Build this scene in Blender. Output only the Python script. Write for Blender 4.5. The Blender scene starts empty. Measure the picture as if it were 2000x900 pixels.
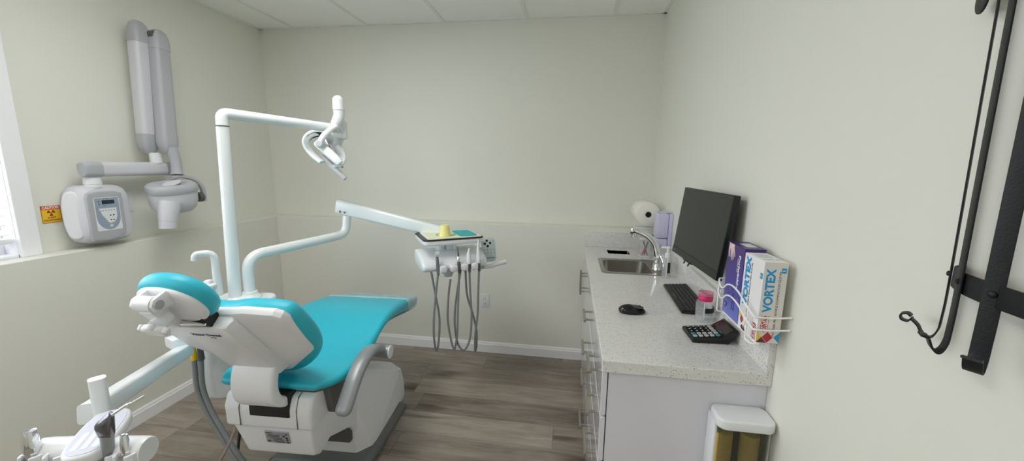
import bpy, bmesh, math, random
from mathutils import Vector, Matrix
random.seed(7)
C = bpy.context.scene.collection
PI = math.pi
def R(a): return math.radians(a)
# ------------------------------------------------------------------ helpers
def lin(c):
    c = c/255.0
    return c/12.92 if c <= .04045 else ((c+.055)/1.055)**2.4
def rgb(*c): return (lin(c[0]), lin(c[1]), lin(c[2]), 1.0)
MATS = {}
def mat(name, col, rough=.5, metal=0, var=.04, scale=40., bump=0., coat=0., spec=.5, bscale=None, rvar=0.):
    m = bpy.data.materials.new(name); m.use_nodes = True
    nt = m.node_tree; b = nt.nodes['Principled BSDF']
    b.inputs['Roughness'].default_value = rough; b.inputs['Metallic'].default_value = metal
    b.inputs['Specular IOR Level'].default_value = spec
    if coat: b.inputs['Coat Weight'].default_value = coat; b.inputs['Coat Roughness'].default_value = .08
    tc = nt.nodes.new('ShaderNodeTexCoord')
    n = nt.nodes.new('ShaderNodeTexNoise'); n.inputs['Scale'].default_value = scale; n.inputs['Detail'].default_value = 3
    nt.links.new(tc.outputs['Object'], n.inputs['Vector'])
    mx = nt.nodes.new('ShaderNodeMix'); mx.data_type = 'RGBA'
    c = rgb(*col)
    mx.inputs[6].default_value = tuple(max(0, x*(1-var)) for x in c[:3])+(1,)
    mx.inputs[7].default_value = tuple(min(1, x*(1+var)) for x in c[:3])+(1,)
    nt.links.new(n.outputs['Fac'], mx.inputs[0]); nt.links.new(mx.outputs[2], b.inputs['Base Color'])
    if bump:
        n2 = nt.nodes.new('ShaderNodeTexNoise'); n2.inputs['Scale'].default_value = bscale or scale*4; n2.inputs['Detail'].default_value = 2
        nt.links.new(tc.outputs['Object'], n2.inputs['Vector'])
        bp = nt.nodes.new('ShaderNodeBump'); bp.inputs['Strength'].default_value = bump; bp.inputs['Distance'].default_value = .002
        nt.links.new(n2.outputs['Fac'], bp.inputs['Height']); nt.links.new(bp.outputs['Normal'], b.inputs['Normal'])
    MATS[name] = m
    return m
def clear(name, col, alpha, rough=.08, gloss=True):
    """thin clear plastic or glass: mostly see-through, with a little body colour and a gloss"""
    m = bpy.data.materials.new(name); m.use_nodes = True; nt = m.node_tree
    b = nt.nodes['Principled BSDF']; out = nt.nodes['Material Output']
    b.inputs['Base Color'].default_value = rgb(*col); b.inputs['Roughness'].default_value = rough
    n = nt.nodes.new('ShaderNodeTexNoise'); n.inputs['Scale'].default_value = 12
    mp = nt.nodes.new('ShaderNodeMapRange'); mp.inputs[3].default_value = alpha*.9; mp.inputs[4].default_value = min(1, alpha*1.1)
    nt.links.new(n.outputs['Fac'], mp.inputs[0])
    t = nt.nodes.new('ShaderNodeBsdfTransparent'); t.inputs[0].default_value = (.97, .98, .98, 1)
    s = nt.nodes.new('ShaderNodeMixShader')
    nt.links.new(mp.outputs[0], s.inputs[0]); nt.links.new(t.outputs[0], s.inputs[1]); nt.links.new(b.outputs[0], s.inputs[2])
    nt.links.new(s.outputs[0], out.inputs['Surface'])
    return m

class MB:
    def __init__(s): s.bm = bmesh.new()
    def add(s, t, M=None):
        if M is not None: t.transform(M)
        me = bpy.data.meshes.new('tmp'); t.to_mesh(me); t.free(); s.bm.from_mesh(me); bpy.data.meshes.remove(me); return s
    def box(s, x0, x1, y0, y1, z0, z1, bev=0, seg=2, M=None):
        t = bmesh.new(); bmesh.ops.create_cube(t, size=1)
        for v in t.verts: v.co = Vector(((x0+x1)/2+v.co.x*(x1-x0), (y0+y1)/2+v.co.y*(y1-y0), (z0+z1)/2+v.co.z*(z1-z0)))
        if bev: bmesh.ops.bevel(t, geom=list(t.edges), offset=bev, segments=seg, affect='EDGES', profile=.5, clamp_overlap=True)
        return s.add(t, M)
    def hull(s, pts, bev=0, seg=2, M=None):
        t = bmesh.new()
        for p in pts: t.verts.new(p)
        r = bmesh.ops.convex_hull(t, input=list(t.verts))
        for v in [v for v in t.verts if not v.link_faces]: t.verts.remove(v)
        bmesh.ops.dissolve_limit(t, angle_limit=.02, verts=list(t.verts), edges=list(t.edges))
        if bev: bmesh.ops.bevel(t, geom=list(t.edges), offset=bev, segments=seg, affect='EDGES', profile=.5, clamp_overlap=True)
        return s.add(t, M)
    def prism(s, poly, h0, h1, bev=0, seg=2, M=None, tri=True):
        """polygon in local xy, extruded from z=h0 to z=h1"""
        t = bmesh.new()
        a = [t.verts.new((p[0], p[1], h0)) for p in poly]; b = [t.verts.new((p[0], p[1], h1)) for p in poly]
        n = len(poly)
        t.faces.new(list(reversed(a))); t.faces.new(b)
        for i in range(n): t.faces.new((a[i], a[(i+1) % n], b[(i+1) % n], b[i]))
        bmesh.ops.recalc_face_normals(t, faces=list(t.faces))
        if bev: bmesh.ops.bevel(t, geom=list(t.edges), offset=bev, segments=seg, affect='EDGES', profile=.5, clamp_overlap=True)
        if tri: bmesh.ops.triangulate(t, faces=[f for f in t.faces if len(f.verts) > 4])
        return s.add(t, M)
    def loft(s, rings, cap0=True, cap1=True, M=None, closed=True):
        t = bmesh.new(); rv = [[t.verts.new(p) for p in r] for r in rings]; n = len(rings[0])
        for i in range(len(rv)-1):
            for j in range(n if closed else n-1):
                k = (j+1) % n
                t.faces.new((rv[i][j], rv[i][k], rv[i+1][k], rv[i+1][j]))
        if cap0: t.faces.new(list(reversed(rv[0])))
        if cap1: t.faces.new(rv[-1])
        bmesh.ops.recalc_face_normals(t, faces=list(t.faces))
        bmesh.ops.triangulate(t, faces=[f for f in t.faces if len(f.verts) > 4])
        return s.add(t, M)
    def lathe(s, prof, n=32, M=None):
        rings = [[(max(r, 1e-5)*math.cos(2*PI*j/n), max(r, 1e-5)*math.sin(2*PI*j/n), z) for j in range(n)] for r, z in prof]
        return s.loft(rings, M=M)
    def tube(s, pts, r, n=14, M=None, flat=None, up=None):
        """tube along pts; r number or list; flat = (a,b) elliptical/rect profile list of 2D points instead"""
        P = [Vector(p) for p in pts]; m = len(P)
        rr = r if isinstance(r, (list, tuple)) else [r]*m
        T = []
        for i in range(m):
            a = P[max(i-1, 0)]; b = P[min(i+1, m-1)]
            T.append((b-a).normalized())
        u = Vector(up) if up is not None else Vector((0, 0, 1))
        if abs(u.dot(T[0])) > .95 and up is None: u = Vector((1, 0, 0))
        nrm = (u-T[0]*u.dot(T[0])).normalized()
        rings = []
        for i in range(m):
            if i: nrm = (nrm-T[i]*nrm.dot(T[i])).normalized()
            bi = T[i].cross(nrm)
            if flat is None: ring = [P[i]+nrm*(rr[i]*math.cos(2*PI*j/n))+bi*(rr[i]*math.sin(2*PI*j/n)) for j in range(n)]
            else: ring = [P[i]+(nrm*q[0]+bi*q[1])*rr[i] for q in flat]
            rings.append(ring)
        return s.loft(rings, M=M)
    def pad(s, outline, z0, z1, r=None, n=5, dome=0., dome0=0., M=None):
        """cushion: outline in xy, rounded rim between z0 and z1, slightly domed faces"""
        h = (z1-z0)/2; r = min(r or h, h)
        o = [Vector((p[0], p[1])) for p in outline]; m = len(o); N = []
        area = sum(o[i].x*o[(i+1) % m].y-o[(i+1) % m].x*o[i].y for i in range(m))
        for i in range(m):
            e1 = (o[i]-o[i-1]).normalized(); e2 = (o[(i+1) % m]-o[i]).normalized()
            t = (e1+e2).normalized(); nn = Vector((t.y, -t.x))*(1 if area > 0 else -1); N.append(nn)
        c = sum(o, Vector((0, 0)))/m
        rings = []
        def ring(ins, z, sc=1.0): return [((c.x+(p.x-nn.x*ins-c.x)*sc), (c.y+(p.y-nn.y*ins-c.y)*sc), z) for p, nn in zip(o, N)]
        for k in (.02, .35, .7, .9): rings.append(ring(r, z0-dome0*math.cos(k*PI/2), k))
        for i in range(n+1):
            a = PI/2*i/n; rings.append(ring(r*(1-math.sin(a)), z0+r-r*math.cos(a)))
        for i in range(n+1):
            a = PI/2*i/n; rings.append(ring(r*(1-math.cos(a)), z1-r+r*math.sin(a)))
        for k in (.9, .7, .35, .02): rings.append(ring(r, z1+dome*math.cos(k*PI/2), k))
        return s.loft(rings, M=M)
def obj(name, mb, m, parent=None, smooth=35, wn=False):
    me = bpy.data.meshes.new(name); mb.bm.to_mesh(me); mb.bm.free()
    if smooth:
        for p in me.polygons: p.use_smooth = True
        me.set_sharp_from_angle(angle=R(smooth))
    me.materials.append(m)
    o = bpy.data.objects.new(name, me); C.objects.link(o)
    if parent is not None: o.parent = parent
    return o
def tag(o, label, cat, group=None):
    o['label'] = label; o['category'] = cat
    if group: o['group'] = group
    return o
def thing(name, label, cat, loc=(0, 0, 0), rz=0, group=None):
    o = bpy.data.objects.new(name, None); C.objects.link(o); o.location = loc; o.rotation_euler = (0, 0, rz)
    o.empty_display_size = .05
    return tag(o, label, cat, group)
def struct(name, mb, m, parent=None, smooth=0):
    o = obj(name, mb, m, parent, smooth)
    o['kind'] = 'structure'
    return o
def frame(o, x, y):
    """matrix with origin o, x axis x, y axis near y, z = x cross y"""
    x = Vector(x).normalized(); z = x.cross(Vector(y)).normalized(); y = z.cross(x)
    return Matrix(((x.x, y.x, z.x, o[0]), (x.y, y.y, z.y, o[1]), (x.z, y.z, z.z, o[2]), (0, 0, 0, 1)))
def axisz(o, z):
    z = Vector(z).normalized(); h = Vector((1, 0, 0)) if abs(z.x) < .8 else Vector((0, 1, 0))
    x = (h-z*h.dot(z)).normalized()
    return frame(o, x, z.cross(x))
def fillet(pts, r, n=6):
    P = [Vector(p) for p in pts]; out = [P[0]]
    for i in range(1, len(P)-1):
        rr = r[i-1] if isinstance(r, (list, tuple)) else r
        a = (P[i-1]-P[i]); b = (P[i+1]-P[i]); d = min(rr, a.length*.49, b.length*.49)
        A = P[i]+a.normalized()*d; B = P[i]+b.normalized()*d
        for k in range(n+1):
            t = k/n; out.append(A*(1-t)**2+P[i]*2*t*(1-t)+B*t*t)
    out.append(P[-1]); return out
def smoothp(pts, k=6):
    P = [Vector(p) for p in pts]; out = []
    for i in range(len(P)-1):
        p0 = P[max(i-1, 0)]; p1 = P[i]; p2 = P[i+1]; p3 = P[min(i+2, len(P)-1)]
        for j in range(k):
            t = j/k
            out.append(.5*((2*p1)+(p2-p0)*t+(2*p0-5*p1+4*p2-p3)*t*t+(3*p1-p0-3*p2+p3)*t**3))
    out.append(P[-1]); return out
def rrect(x0, x1, y0, y1, r, n=5):
    out = []
    for cx, cy, a0 in ((x1-r, y1-r, 0), (x0+r, y1-r, 90), (x0+r, y0+r, 180), (x1-r, y0+r, 270)):
        for k in range(n+1):
            a = R(a0+90*k/n); out.append((cx+r*math.cos(a), cy+r*math.sin(a)))
    return out
def oval(cx, cy, rx, ry, n=28, p=2.):
    out = []
    for k in range(n):
        a = 2*PI*k/n; c, s_ = math.cos(a), math.sin(a)
        out.append((cx+rx*math.copysign(abs(c)**(2/p), c), cy+ry*math.copysign(abs(s_)**(2/p), s_)))
    return out
def rect2(a, b, r=0):
    return rrect(-a, a, -b, b, r, 3) if r else [(a, b), (-a, b), (-a, -b), (a, -b)]
def text(name, body, h, M, m, parent, depth=.0004, width=None, bold=0.):
    """lettering: cap height about h, centred on M's origin, in M's xy plane, facing +z"""
    cu = bpy.data.curves.new('lettering', 'FONT'); cu.body = body; cu.size = h/.7; cu.extrude = depth
    cu.align_x = 'CENTER'; cu.align_y = 'CENTER'; cu.offset = bold
    to = bpy.data.objects.new('lettering_source', cu); C.objects.link(to)
    dg = bpy.context.evaluated_depsgraph_get(); dg.update()
    me = bpy.data.meshes.new_from_object(to.evaluated_get(dg)); bpy.data.objects.remove(to); bpy.data.curves.remove(cu)
    xs = [v.co.x for v in me.vertices]
    w = (max(xs)-min(xs)) if xs else 1
    sx = width/w if width else 1
    me.transform(M @ Matrix.Diagonal((sx, 1, 1, 1)))
    me.materials.clear(); me.materials.append(m); me.name = name
    o = bpy.data.objects.new(name, me); C.objects.link(o); o.parent = parent
    return o

# ------------------------------------------------------------------ measures of the room (metres)
XL, XR, D, HC, HL = -2.531, .609, 3.050, 2.551, 1.054
XW, DW = XL+.1025, D-.1256           # faces of the thicker lower walls
YF = -2.6                             # wall behind
HT = .914                             # worktop
XC, YC = .117, 1.167                  # worktop edges

FILL_GLOW = 8.6  # glow strength of the added ceiling panels
# ------------------------------------------------------------------ materials
paint = mat('wall_paint', (228, 228, 219), .55, var=.012, scale=3, bump=.12, bscale=260, spec=.3)
tilem = mat('ceiling_tile', (250, 249, 246), .9, var=.03, scale=90, bump=.5, bscale=420, spec=.1)
gridm = mat('ceiling_bar', (234, 234, 230), .5, var=.02)
trimm = mat('trim_paint', (244, 244, 247), .35, var=.01)
plastic = mat('white_plastic', (228, 230, 233), .28, var=.012, spec=.5)
satin = mat('satin_white', (232, 233, 236), .4, var=.015)
coatm = mat('white_enamel', (235, 240, 242), .22, var=.01, coat=.4)
teal = mat('teal_vinyl', (44, 186, 208), .42, var=.03, scale=25, bump=.1, bscale=900)
greyp = mat('grey_plastic', (176, 177, 182), .4, var=.02)
greyl = mat('light_grey_plastic', (208, 208, 214), .38, var=.02)
armgrey = mat('silver_paint', (150, 153, 156), .35, metal=.25, var=.03, scale=90)
darkg = mat('dark_grey_plastic', (92, 92, 92), .5, var=.05)
baseg = mat('base_grey_paint', (105, 108, 108), .45, var=.04)
blackm = mat('black_rubber_and_shade', (26, 26, 28), .6, var=.1)  # real rubber, and the black put in for shade in recesses
hosem = mat('grey_hose', (128, 132, 134), .45, var=.05, scale=80)
hosed = mat('dark_hose', (84, 86, 88), .5, var=.05)
steel = mat('brushed_steel', (196, 194, 190), .3, metal=1, var=.06, scale=30)
chrome = mat('chrome', (225, 226, 228), .06, metal=1, var=.01)
nickel = mat('satin_nickel', (176, 170, 160), .28, metal=1, var=.04)
cabm = mat('gloss_cabinet', (214, 214, 222), .12, var=.008, coat=.6)
blackp = mat('black_plastic', (17, 17, 19), .38, var=.1, scale=60)
screenm = mat('screen_black', (34, 40, 38), .35, var=.03, spec=.4)
chinm = mat('screen_chin', (30, 33, 34), .4, var=.05)
keym = mat('key_black', (24, 24, 26), .45, var=.1)
kgrey = mat('key_grey', (188, 186, 190), .4, var=.03)
kteal = mat('key_teal', (56, 150, 148), .4, var=.03)
kpale = mat('key_pale_teal', (150, 190, 192), .4, var=.03)
iron = mat('black_iron', (27, 29, 32), .5, metal=.3, var=.2, scale=120, bump=.2, bscale=300)
papm = mat('paper', (240, 236, 230), .9, var=.02, scale=60, bump=.3)
lav = mat('lavender_plastic', (205, 202, 232), .35, var=.02)
yell = mat('yellow_paper', (236, 230, 150), .6, var=.05, scale=60)
amber = mat('amber_paper', (226, 192, 104), .6, var=.06, scale=20)
yconn = mat('yellow_fitting', (226, 190, 40), .4, var=.04)
signy = mat('sign_yellow', (238, 196, 40), .5, var=.03)
signr = mat('sign_red', (214, 74, 34), .5, var=.03)
signd = mat('sign_maroon', (150, 48, 30), .5, var=.03)
white = mat('print_white', (243, 243, 243), .5, var=.01)
ink = mat('print_black', (28, 30, 34), .5, var=.02)
navy = mat('print_navy', (42, 46, 104), .5, var=.03)
cyan = mat('print_cyan', (20, 150, 210), .45, var=.03)
redp = mat('print_red', (178, 40, 52), .5, var=.03)
yelp = mat('print_yellow', (236, 200, 60), .5, var=.03)
maroon = mat('print_maroon', (92, 42, 50), .5, var=.03)
boxw = mat('carton_white', (236, 234, 236), .5, var=.012)
boxg = mat('carton_grey', (222, 218, 212), .5, var=.012)
skinp = mat('print_skin', (226, 200, 200), .5, var=.03)
wirew = mat('white_wire', (240, 240, 240), .35, var=.01)
pink = mat('pink_plastic', (222, 44, 110), .3, var=.03)
glass = clear('window_glass', (235, 240, 245), .05, .02)
clearp = clear('clear_plastic', (236, 238, 242), .22, .08)
liquid = clear('clear_liquid', (225, 230, 236), .16, .05)
pinkc = clear('clear_pink_plastic', (230, 130, 170), .55, .1)
smoke = clear('smoked_plastic', (70, 70, 54), .32, .1)
sleeve = clear('clear_vinyl_sleeve', (244, 250, 250), .42, .25)
mintm = mat('mint_paper', (226, 230, 196), .6, var=.02)
padteal = mat('teal_pad', (46, 172, 178), .55, var=.03)
panelb = mat('panel_blue_grey', (150, 164, 182), .4, var=.03)
keypm = mat('keypad_film', (196, 210, 212), .35, var=.02)
lcd = mat('display_dark', (38, 46, 52), .2, var=.05)
# purple carton: blue to violet printed gradient
def carton_purple():
    m = bpy.data.materials.new('carton_purple'); m.use_nodes = True; nt = m.node_tree; b = nt.nodes['Principled BSDF']
    b.inputs['Roughness'].default_value = .35
    tc = nt.nodes.new('ShaderNodeTexCoord'); sp = nt.nodes.new('ShaderNodeSeparateXYZ'); nt.links.new(tc.outputs['Generated'], sp.inputs[0])
    nz = nt.nodes.new('ShaderNodeTexNoise'); nz.inputs['Scale'].default_value = 2.5; nt.links.new(tc.outputs['Generated'], nz.inputs['Vector'])
    ad = nt.nodes.new('ShaderNodeMath'); ad.operation = 'MULTIPLY_ADD'; ad.inputs[1].default_value = .35
    nt.links.new(nz.outputs['Fac'], ad.inputs[0]); nt.links.new(sp.outputs['Z'], ad.inputs[2])
    cr = nt.nodes.new('ShaderNodeValToRGB'); e = cr.color_ramp.elements
    e[0].position = .12; e[0].color = rgb(112, 124, 206); e[1].position = 1.1; e[1].color = rgb(70, 42, 120)
    x = e.new(.6); x.color = rgb(72, 66, 160)
    nt.links.new(ad.outputs[0], cr.inputs[0]); nt.links.new(cr.outputs[0], b.inputs['Base Color'])
    return m
purple = carton_purple()
violet = mat('carton_violet', (58, 38, 104), .35, var=.05)
# quartz worktop with brown and pale specks
def quartz():
    m = bpy.data.materials.new('quartz'); m.use_nodes = True; nt = m.node_tree; b = nt.nodes['Principled BSDF']
    b.inputs['Roughness'].default_value = .12; b.inputs['Specular IOR Level'].default_value = .55
    tc = nt.nodes.new('ShaderNodeTexCoord')
    base = nt.nodes.new('ShaderNodeTexNoise'); base.inputs['Scale'].default_value = 55; base.inputs['Detail'].default_value = 4
    nt.links.new(tc.outputs['Object'], base.inputs['Vector'])
    mx = nt.nodes.new('ShaderNodeMix'); mx.data_type = 'RGBA'; mx.inputs[6].default_value = rgb(206, 205, 202); mx.inputs[7].default_value = rgb(226, 225, 223)
    nt.links.new(base.outputs['Fac'], mx.inputs[0]); last = mx.outputs[2]
    for sc, th, col, amt in ((170, .16, (120, 106, 88), .85), (110, .13, (150, 138, 122), .8), (240, .2, (244, 243, 240), .8)):
        vo = nt.nodes.new('ShaderNodeTexVoronoi'); vo.inputs['Scale'].default_value = sc; nt.links.new(tc.outputs['Object'], vo.inputs['Vector'])
        wn = nt.nodes.new('ShaderNodeSeparateColor'); nt.links.new(vo.outputs['Color'], wn.inputs[0])
        gt = nt.nodes.new('ShaderNodeMath'); gt.operation = 'GREATER_THAN'; gt.inputs[1].default_value = .82; nt.links.new(wn.outputs[0], gt.inputs[0])
        lt = nt.nodes.new('ShaderNodeMath'); lt.operation = 'LESS_THAN'; lt.inputs[1].default_value = th*1.7; nt.links.new(vo.outputs['Distance'], lt.inputs[0])
        mu = nt.nodes.new('ShaderNodeMath'); mu.operation = 'MULTIPLY'; nt.links.new(gt.outputs[0], mu.inputs[0]); nt.links.new(lt.outputs[0], mu.inputs[1])
        mu2 = nt.nodes.new('ShaderNodeMath'); mu2.operation = 'MULTIPLY'; mu2.inputs[1].default_value = amt; nt.links.new(mu.outputs[0], mu2.inputs[0])
        m2 = nt.nodes.new('ShaderNodeMix'); m2.data_type = 'RGBA'; m2.inputs[7].default_value = rgb(*col)
        nt.links.new(mu2.outputs[0], m2.inputs[0]); nt.links.new(last, m2.inputs[6]); last = m2.outputs[2]
    nt.links.new(last, b.inputs['Base Color'])
    return m
quartzm = quartz()
# grey-brown plank floor, boards along x, knots and grain
def planks():
    m = bpy.data.materials.new('plank_floor'); m.use_nodes = True; nt = m.node_tree; b = nt.nodes['Principled BSDF']
    N = nt.nodes.new; L = nt.links.new
    def math_(op, a, b_=None, c=None):
        n = N('ShaderNodeMath'); n.operation = op
        for i, v in enumerate((a, b_, c)):
            if v is None: continue
            if isinstance(v, (int, float)): n.inputs[i].default_value = v
            else: L(v, n.inputs[i])
        return n.outputs[0]
    tc = N('ShaderNodeTexCoord'); sp = N('ShaderNodeSeparateXYZ'); L(tc.outputs['Object'], sp.inputs[0])
    X_, Y_ = sp.outputs[0], sp.outputs[1]
    PW, PLN = .19, 1.22
    row = math_('FLOOR', math_('DIVIDE', Y_, PW))
    w1 = N('ShaderNodeTexWhiteNoise'); w1.noise_dimensions = '1D'; L(row, w1.inputs['W'])
    xs = math_('ADD', math_('DIVIDE', X_, PLN), math_('MULTIPLY', w1.outputs['Value'], 7.3))
    col = math_('FLOOR', xs)
    cv = N('ShaderNodeCombineXYZ'); L(row, cv.inputs[0]); L(col, cv.inputs[1])
    w2 = N('ShaderNodeTexWhiteNoise'); w2.noise_dimensions = '2D'; L(cv.outputs[0], w2.inputs['Vector'])
    rnd = w2.outputs['Value']
    g = N('ShaderNodeCombineXYZ')
    L(math_('ADD', X_, math_('MULTIPLY', rnd, 31)), g.inputs[0]); L(math_('ADD', math_('MULTIPLY', Y_, 7.5), math_('MULTIPLY', rnd, 53)), g.inputs[1])
    n0 = N('ShaderNodeTexNoise'); n0.inputs['Scale'].default_value = 1.6; n0.inputs['Detail'].default_value = 2; L(g.outputs[0], n0.inputs['Vector'])
    wob = N('ShaderNodeVectorMath'); wob.operation = 'MULTIPLY_ADD'; L(n0.outputs['Color'], wob.inputs[0]); wob.inputs[1].default_value = (.25, 1.1, 0); L(g.outputs[0], wob.inputs[2])
    n1 = N('ShaderNodeTexNoise'); n1.inputs['Scale'].default_value = 2.4; n1.inputs['Detail'].default_value = 7; n1.inputs['Roughness'].default_value = .62; L(wob.outputs[0], n1.inputs['Vector'])
    fine = N('ShaderNodeVectorMath'); fine.operation = 'MULTIPLY'; L(wob.outputs[0], fine.inputs[0]); fine.inputs[1].default_value = (1.2, 9, 1)
    n2 = N('ShaderNodeTexNoise'); n2.inputs['Scale'].default_value = 3; n2.inputs['Detail'].default_value = 4; L(fine.outputs[0], n2.inputs['Vector'])
    # knots
    kv = N('ShaderNodeVectorMath'); kv.operation = 'MULTIPLY'; L(wob.outputs[0], kv.inputs[0]); kv.inputs[1].default_value = (1.5, .75, 1)
    vo = N('ShaderNodeTexVoronoi'); vo.inputs['Scale'].default_value = 1.0; L(kv.outputs[0], vo.inputs['Vector'])
    kn = N('ShaderNodeMapRange'); kn.inputs[1].default_value = .0; kn.inputs[2].default_value = .26; kn.inputs[3].default_value = 1; kn.inputs[4].default_value = 0; L(vo.outputs['Distance'], kn.inputs[0])
    knot = math_('MULTIPLY', kn.outputs[0], math_('ADD', n2.outputs['Fac'], .35))
    val = math_('ADD', math_('ADD', math_('MULTIPLY', n1.outputs['Fac'], .95), math_('MULTIPLY', n2.outputs['Fac'], .3)), math_('MULTIPLY', math_('SUBTRACT', rnd, .5), .3))
    val = math_('SUBTRACT', val, math_('MULTIPLY', knot, .62))
    cr = N('ShaderNodeValToRGB'); e = cr.color_ramp.elements
    e[0].position = .12; e[0].color = rgb(72, 60, 54); e[1].position = .92; e[1].color = rgb(178, 169, 158)
    for p_, c_ in ((.38, (118, 106, 97)), (.58, (143, 132, 122)), (.74, (160, 149, 138))):
        x = e.new(p_); x.color = rgb(*c_)
    L(val, cr.inputs[0])
    # joints between boards
    fy = math_('FRACT', math_('DIVIDE', Y_, PW)); fx = math_('FRACT', xs)
    j1 = math_('LESS_THAN', math_('MINIMUM', fy, math_('SUBTRACT', 1, fy)), .008)
    j2 = math_('LESS_THAN', math_('MINIMUM', fx, math_('SUBTRACT', 1, fx)), .0014)
    jj = math_('MULTIPLY', math_('MAXIMUM', j1, j2), .45)
    mx = N('ShaderNodeMix'); mx.data_type = 'RGBA'; L(jj, mx.inputs[0]); L(cr.outputs[0], mx.inputs[6]); mx.inputs[7].default_value = rgb(66, 60, 55)
    L(mx.outputs[2], b.inputs['Base Color'])
    b.inputs['Roughness'].default_value = .42
    bp = N('ShaderNodeBump'); bp.inputs['Strength'].default_value = .12; bp.inputs['Distance'].default_value = .002; L(n2.outputs['Fac'], bp.inputs['Height']); L(bp.outputs[0], b.inputs['Normal'])
    return m
plankm = planks()

# ------------------------------------------------------------------ the room
struct('floor', MB().box(XL-.2, XR+.2, YF-.2, D+.2, -.1, 0), plankm)
WY0, WY1, WZ1 = -.75, 1.43, 2.32      # window opening in the left wall
mb = MB()
mb.box(XL-.14, XL, WY1, D+.14, 0, HC+.15); mb.box(XL-.14, XL, YF-.14, WY0, 0, HC+.15)
mb.box(XL-.14, XL, WY0, WY1, 0, HL); mb.box(XL-.14, XL, WY0, WY1, WZ1, HC+.15)
struct('wall_left', mb, paint)
struct('wall_back', MB().box(XL, XR+.14, D, D+.14, 0, HC+.15), paint)
struct('wall_right', MB().box(XR, XR+.14, YF-.14, D, 0, HC+.15), paint)
struct('wall_front', MB().box(XL, XR, YF-.14, YF, 0, HC+.15), paint)
struct('wall_left_lower', MB().box(XL, XW, YF, D, 0, HL, .003, 1), paint)
struct('wall_back_lower', MB().box(XW, XR, DW, D, 0, HL, .003, 1), paint)
def base_prof(): return [(0, 0), (.014, 0), (.014, .066), (.010, .072), (.010, .078), (.006, .087), (0, .087)]
mb = MB(); mb.prism(base_prof(), XW+.0, XR-.46, M=Matrix(((0, 0, 1, 0), (-1, 0, 0, DW), (0, 1, 0, 0), (0, 0, 0, 1))))
struct('baseboard_back', mb, trimm)
mb = MB(); mb.prism(base_prof(), YF, DW, M=Matrix(((1, 0, 0, XW), (0, 0, 1, 0), (0, 1, 0, 0), (0, 0, 0, 1))))
struct('baseboard_left', mb, trimm)
ce = struct('ceiling', MB().box(XL, XR, YF, D, HC+.006, HC+.12), tilem)
mb = MB()
bx = [-2.228, -1.609, -.987, -.362, .255]
for x in bx: mb.box(x-.012, x+.012, YF, D, HC, HC+.008)
for y in (D-1.22, D-2.44, D-3.66): mb.box(XL, XR, y-.012, y+.012, HC+.0005, HC+.008)
mb.box(XL, XR, D-.022, D, HC-.001, HC+.007); mb.box(XL, XL+.022, YF, D, HC-.001, HC+.007); mb.box(XR-.022, XR, YF, D, HC-.001, HC+.007)
struct('ceiling_grid', mb, gridm, ce)
# window with casing, sash and glass
win = bpy.data.objects.new('window_1', None); C.objects.link(win); win['kind'] = 'structure'
mb = MB()
mb.box(XL-.002, XL+.02, WY1-.01, WY1+.062, HL, WZ1+.07, .003); mb.box(XL-.002, XL+.02, WY0-.062, WY0+.01, HL, WZ1+.07, .003)
mb.box(XL-.002, XL+.022, WY0-.07, WY1+.07, WZ1-.01, WZ1+.075, .003)
struct('window_casing', mb, trimm, win)
mb = MB()
mb.box(XL-.12, XL, WY1-.012, WY1, HL, WZ1); mb.box(XL-.12, XL, WY0, WY0+.012, HL, WZ1); mb.box(XL-.12, XL, WY0, WY1, WZ1-.012, WZ1)
mb.box(XL-.12, XL+.0, WY0, WY1, HL-.001, HL+.012)
for y in (WY0+.03, .33, WY1-.03): mb.box(XL-.11, XL-.075, y-.015, y+.015, HL+.002, WZ1-.002)
for z in (HL+.037, 1.7, WZ1-.03): mb.box(XL-.107, XL-.078, WY0+.003, WY1-.003, z-.025, z+.025)
struct('window_sash', mb, trimm, win)
struct('window_pane', MB().box(XL-.096, XL-.090, WY0, WY1, HL, WZ1), glass, win)
bl = thing('window_blind', 'white slatted blind lowered in the window by the caution sign', 'blind', (XL-.035, .34, HL))
mb = MB(); z = HL+.118
while z < WZ1-.06:
    mb.box(-.024, .024, WY0+.02-.34, WY1-.02-.34, -.0014, .0014, M=Matrix.Translation((0, 0, z-HL)) @ Matrix.Rotation(R(24), 4, 'Y')); z += .044
obj('slats', mb, mat('blind_slat', (238, 240, 246), .4, var=.01), bl)
obj('bottom_rail', MB().box(-.026, .026, WY0+.02-.34, WY1-.02-.34, .066, .090, .004), plastic, bl)
obj('head_rail', MB().box(-.028, .028, WY0+.016-.34, WY1-.016-.34, WZ1-HL-.06, WZ1-HL-.013, .003), plastic, bl)
for y in (WY0+.18, .34, WY1-.16, WY1-.8):
    obj('ladder_cord', MB().tube([(.027, y-.34, .07), (.027, y-.34, WZ1-HL-.05)], .0016, 6), plastic, bl)

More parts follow.
